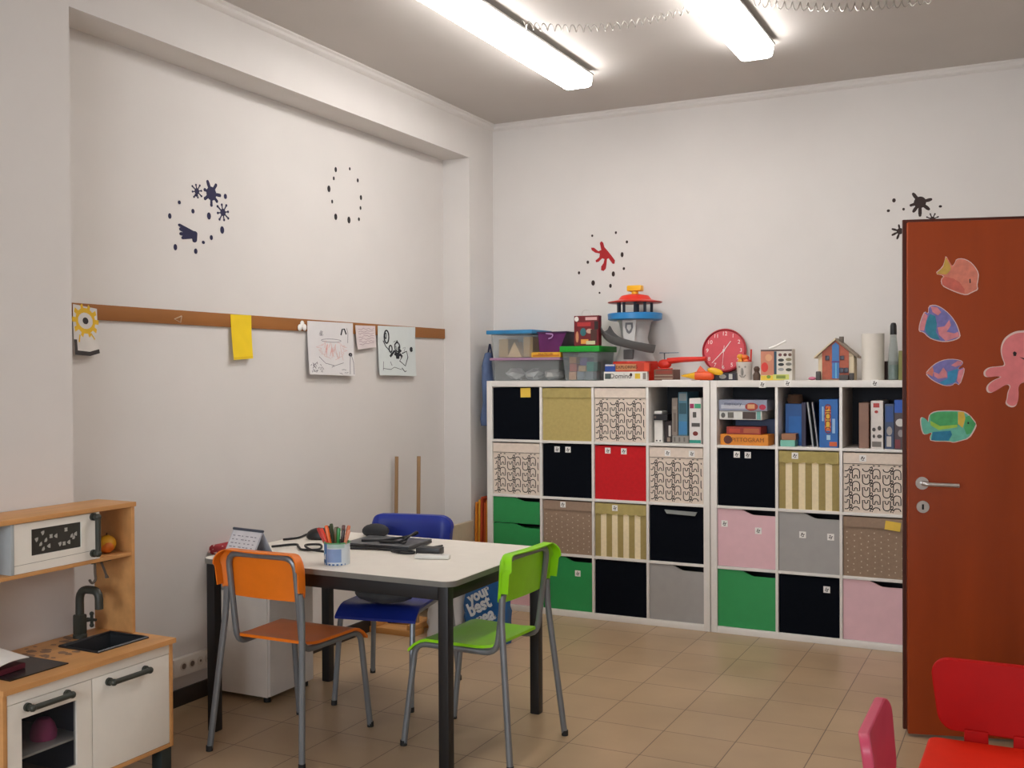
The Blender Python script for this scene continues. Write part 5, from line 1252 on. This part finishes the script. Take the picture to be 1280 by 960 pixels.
# sink and tap
q = MB(); q.openbox(SX0+.001-off.x, SX1-.001-off.x, SY0+.001-off.y, SY1-.001-off.y, ZW-.075, ZW+.001, .006, .012); q.tube([V((a, b, ZW+.0025))-off for a, b in ((SX0, SY0), (SX1, SY0), (SX1, SY1), (SX0, SY1))], .006, 6, closed=True)
plabel(q.build('sink', KB, t), 'black plastic sink bowl')
q = MB(); fx, fy = -.075, -3.555
q.lathe([(0, 0), (.026, 0), (.026, .012), (.017, .02), (.017, .075), (.015, .08), (0, .08)], 18, Matrix.Translation(V((fx, fy, ZW+.0005))-off))
q.tube(fillet([V((fx, fy, ZW+.078))-off, V((fx, fy, .71))-off, V((fx+.10, fy+.002, .71))-off, V((fx+.10, fy+.002, .642))-off], .045, 6), .0155, 12)
q.box(fx-.02-off.x, fx+.02-off.x, fy-.018-off.y, fy+.018-off.y, ZW+.012, ZW+.09, .008)
f_ = plabel(q.build('tap', KBG, t), 'black tap')
q = MB(); q.tube([V((fx, fy, .585))-off, V((fx+.012, fy+.045, .585))-off], .007, 8)
for dz in (-.022, .022): q.ball(V((fx+.012, fy+.045, .585+dz))-off, .009, n=8)
q.tube([V((fx+.012, fy+.045, .56))-off, V((fx+.012, fy+.045, .61))-off], .006, 8); q.tube([V((fx-.01, fy+.045, .585))-off, V((fx+.034, fy+.045, .585))-off], .006, 8)
q.build('tap_knob', KBG, f_)
# hob
q = MB(); q.slab([V((HX0, HY0, ZW+.0004))-off, V((HX1, HY0, ZW+.0004))-off, V((HX1, HY1, ZW+.0004))-off, V((HX0, HY1, ZW+.0004))-off], V((0, 0, .004)))
plabel(q.build('hob_plate', mat('hob_black', '#1D1B1C', .22), t, smooth=False), 'black hob plate')
# upper unit
UX = .055; UZ0, UZ1, UT = .838, 1.012, 1.030
kb_('upper_side', BIR, KXB, UX, KY1-.016, KY1, ZW+.0005, UZ1); kb_('upper_side', BIR, KXB, UX, KY0, KY0+.016, ZW+.0005, UZ1)
kb_('top_board', BIR, KXB, UX+.006, KY0-.004, KY1+.004, UZ1+.0005, UT)
kb_('upper_shelf', BIR, KXB, UX, KY0+.0165, KY1-.0165, UZ0-.014, UZ0)
kb_('divider', KW, KXB+.002, UX, -3.588, -3.574, UZ0+.0005, UZ1-.0005); kb_('divider', mat('grey_panel', '#A9B0B2', .5), KXB+.002, UX, -3.952, -3.938, UZ0+.0005, UZ1-.0005)
q = MB(); y0, y1 = -3.9375, -3.5885; wy0, wy1, wz0, wz1 = -3.868, -3.655, .893, .985
for a in ((y0, wy0, UZ0+.001, UZ1-.002), (wy1, y1, UZ0+.001, UZ1-.002), (wy0, wy1, UZ0+.001, wz0), (wy0, wy1, wz1, UZ1-.002)): q.box(UX-.016-off.x, UX-.002-off.x, a[0]-off.y, a[1]-off.y, a[2], a[3])
bmesh.ops.remove_doubles(q.bm, verts=q.bm.verts[:], dist=1e-5)
q.mi = 1; q.stroke([(-3.9375-off.y, .868), (-3.59-off.y, .872)], .0015, lambda a, b: V((UX-.0015-off.x, a, b)))
d = plabel(q.build('door', [KW, mat('seam_grey', '#8A857A', .6)], t, smooth=False), 'microwave door with a window')
q = MB(); q.box(UX-.012-off.x, UX-.008-off.x, wy0-off.y, wy1-off.y, wz0, wz1); q.mi = 1
random.seed(5)
for (u, v) in ((.24,.80),(.12,.58),(.30,.50),(.40,.62),(.50,.60),(.20,.38),(.36,.26),(.25,.18),(.58,.26),(.66,.25),(.76,.27),(.70,.78),(.82,.5),(.90,.55),(.86,.42)):
    a = wy0+(wy1-wy0)*u-off.y; b = wz0+(wz1-wz0)*v; s_ = .0095
    k = random.randint(5, 8); q.patch([V((UX-.0072-off.x, a+s_*math.cos(w)*(1 if i % 2 else .6), b+s_*math.sin(w)*(1 if i % 2 else .7))) for i, w in enumerate([2*PI*i/k for i in range(k)])])
plabel(q.build('pane', [mat('microwave_glass', '#3B3836', .25), mat('sticker_pale', '#A9A59E', .6)], d, smooth=False), 'dark window with small pale stickers')
q = MB()
A, B_ = V((UX-.002, -3.605, .862))-off, V((UX-.002, -3.605, .997))-off
q.tube([A+V((.028, 0, 0)), B_+V((.028, 0, 0))], .010, 10)
for p in (A, B_): q.disc(p, (1, 0, 0), .014, .010, 16); q.tube([p, p+V((.028, 0, 0))], .010, 10); q.ball(p+V((.028, 0, 0)), .0128, n=12)
q.build('handle', KBG, d)
q = MB(); q.tube([V((.03, -3.59, UZ0-.018))-off, V((.03, -3.50, UZ0-.018))-off], .004, 8); q.build('hook_rail', KBG, t)
def hook(y, label, kind):
    x, z = .03, UZ0-.0225; q = MB()
    if kind: q.tube(fillet([(0, 0, 0), (0, 0, -.035), (0, .004, -.06), (0, -.014, -.072), (0, -.026, -.056)], .01), .0048, 8)
    else:
        q.tube([(0, 0, 0), (0, .014, -.03), (0, .022, -.05)], .0045, 8); 
        for k in (-1, 0, 1): q.tube([(0, .02, -.044), (0, .026+k*.006, -.062)], .0034, 6)
    o = q.build('kitchen_hook' if kind else 'toy_fork', mat('hook_steel', '#6A625A', .4, .5)); o.location = (x, y, z); return tag(o, label, 'hook' if kind else 'toy fork')
hook(-3.575, 'small metal hook hanging under the play kitchen shelf', True); hook(-3.545, 'small toy fork hanging beside the hook under the shelf', False)
t2 = thing('toy_fruit', 'yellow and orange toy fruit on the upper shelf of the play kitchen', 'toy fruit', (-.02, -3.475, UZ0+.0005))
q = MB(); q.ball((0, 0, .034), .035, 1, 1.05, .97, 20); q.mi = 1; q.ball((.012, -.008, .026), .026, 1, 1, 1, 14)
q.build('fruit_body', [mat('fruit_yellow', '#E0A51E', .5, var=.12, scale=20), mat('fruit_orange', '#D9731E', .5)], t2); MB().tube([(0, 0, .0665), (.002, 0, .076)], .003, 6).build('stalk', mat('stalk_brown', '#5A3A1E', .7), t2)
# booklet on the hob, toys in the oven
o = MB().box(-.115, .115, -.085, .085, 0, .018, .002).build('red_folder', mat('maroon_cover', '#5A1626', .5)); o.location = (.0, -4.035, ZW+.0052); o.rotation_euler = (0, 0, math.radians(6)); tag(o, 'dark red folder lying on the play kitchen hob', 'folder')
q = MB(); n = 8
for i in range(n):
    u0, u1 = i/n, (i+1)/n; zz = lambda u: .012*math.sin(PI*u)+.012*u
    q.slab([V((-.12, -.09+.185*u0, zz(u0))), V((.125, -.09+.185*u0, zz(u0))), V((.125, -.09+.185*u1, zz(u1))), V((-.12, -.09+.185*u1, zz(u1)))], V((0, 0, .003)))
bmesh.ops.remove_doubles(q.bm, verts=q.bm.verts[:], dist=1e-5)
o = q.build('white_booklet', STICK); o.location = (.0, -4.04, ZW+.0238); o.location.z += .022; o.rotation_euler = (0, .16, math.radians(8)); tag(o, 'white open booklet lying on the dark red folder', 'booklet')
q = MB(); q.lathe([(0, 0), (.042, 0), (.045, .02), (.036, .05), (.022, .068), (0, .072)], 20); o = q.build('toy_cake', mat('toy_pink', '#EC6AA2', .5)); o.location = (.13, -3.89, .2785); tag(o, 'pink dome-shaped toy on the oven shelf of the play kitchen', 'toy')
q = MB(); q.lathe([(0, 0), (.02, 0), (.026, .06), (.024, .06), (.019, .004), (0, .004)], 18); o = q.build('toy_cup', mat('toy_white', '#CFCBC2', .5)); o.location = (.16, -4.045, .2785); tag(o, 'white toy cup on the oven shelf of the play kitchen', 'toy cup')

# ------------------------------------------------------------------ small red and pink play chairs
def play_chair(loc, rz, ms, label):
    t = thing('play_chair', label, 'chair', loc, rz, 'small plastic play chairs')
    # local: faces -y, back at y = 0, seat towards -y
    SZ = .322
    q = MB(); pts = rrect(.44, .36, .03, 6, 0, -.185); q.slab([V((a*(1-.03*(b+.37)/.37), b, SZ-.035)) for a, b in pts], V((0, 0, .035)))
    o = q.build('seat', ms[0], t)
    bv = o.modifiers.new('round', 'BEVEL'); bv.width = .008; bv.segments = 3; bv.limit_method = 'ANGLE'
    # back panel: wider at the top, gently curved
    q = MB(); n = 20; m2 = 10; z0, z1 = .345, .572
    pts = rrect(.43, z1-z0, .055, 7)
    out = []
    for a, b in pts:
        v = (b+(z1-z0)/2)/(z1-z0); a2 = a*(1-.15*(1-v)); out.append((a2, z0+v*(z1-z0)))
    def P(a, z, yy): return V((a, .012+yy-.05*(a/.215)**2*.5+.13*(z-z0), z))
    A = [q.bm.verts.new(P(a, z, 0)) for a, z in out]; B2 = [q.bm.verts.new(P(a, z, .030)) for a, z in out]
    N = len(A)
    c1 = q.bm.verts.new(P(0, (z0+z1)/2, 0)); c2 = q.bm.verts.new(P(0, (z0+z1)/2, .030))
    for i in range(N):
        j = (i+1) % N; q._face([A[i], A[j], B2[j], B2[i]]); q._face([A[j], A[i], c1]); q._face([B2[i], B2[j], c2])
    o = q.build('backrest', ms[1], t); bv = o.modifiers.new('round', 'BEVEL'); bv.width = .006; bv.segments = 3; bv.limit_method = 'ANGLE'; bv.angle_limit = .9
    for s_ in (-1, 1):
        q = MB(); q.box(s_*.072-.036, s_*.072+.036, -.004, .026, SZ-.03, z0+.012, .006); q.build('back_post', ms[1], t)
        for yy, lean_ in ((-.04, .03), (-.33, -.02)):
            q = MB(); q.tube([V((s_*.165, yy, SZ-.036)), V((s_*.175, yy+lean_, 0))], .028, 14, radii=[.032, .024]); q.build('leg', ms[2], t)
    return t
RC = mat('red_chair_seat', '#E2280F', .5, var=.03, spec=.25); RC2 = mat('red_chair_back', '#B80806', .6, var=.03, spec=.2)
play_chair((3.068, -2.685, 0), 0, (RC, RC2, RC), 'red plastic play chair in front of the brown door')
PC = mat('pink_chair', '#D2506C', .4, var=.03); PC2 = mat('pink_chair_red', '#B02038', .4, var=.03)
play_chair((2.805, -3.345, 0), math.radians(90), (PC2, PC, PC), 'pink plastic play chair at the bottom edge seen from its side')

# ------------------------------------------------------------------ light
wd = bpy.data.worlds.new('world'); SC.world = wd; wd.use_nodes = True
nt = wd.node_tree; bg = nt.nodes['Background']
bg.inputs['Color'].default_value = (.90, .94, 1.0, 1); bg.inputs['Strength'].default_value = 11
pl = bpy.data.lights.new('window_portal', 'AREA'); pl.shape = 'RECTANGLE'; pl.size = 2.3; pl.size_y = 1.55; pl.cycles.is_portal = True
po = bpy.data.objects.new('window_portal', pl); COL.objects.link(po); po.location = (1.8, YF-.14, 1.775); po.rotation_euler = (PI/2, 0, 0)
SC.view_settings.view_transform = 'Standard'
try: SC.view_settings.look = 'None'
except Exception: pass
SC.view_settings.gamma = 1; SC.view_settings.use_curve_mapping = False
SC.view_settings.exposure = 0.12
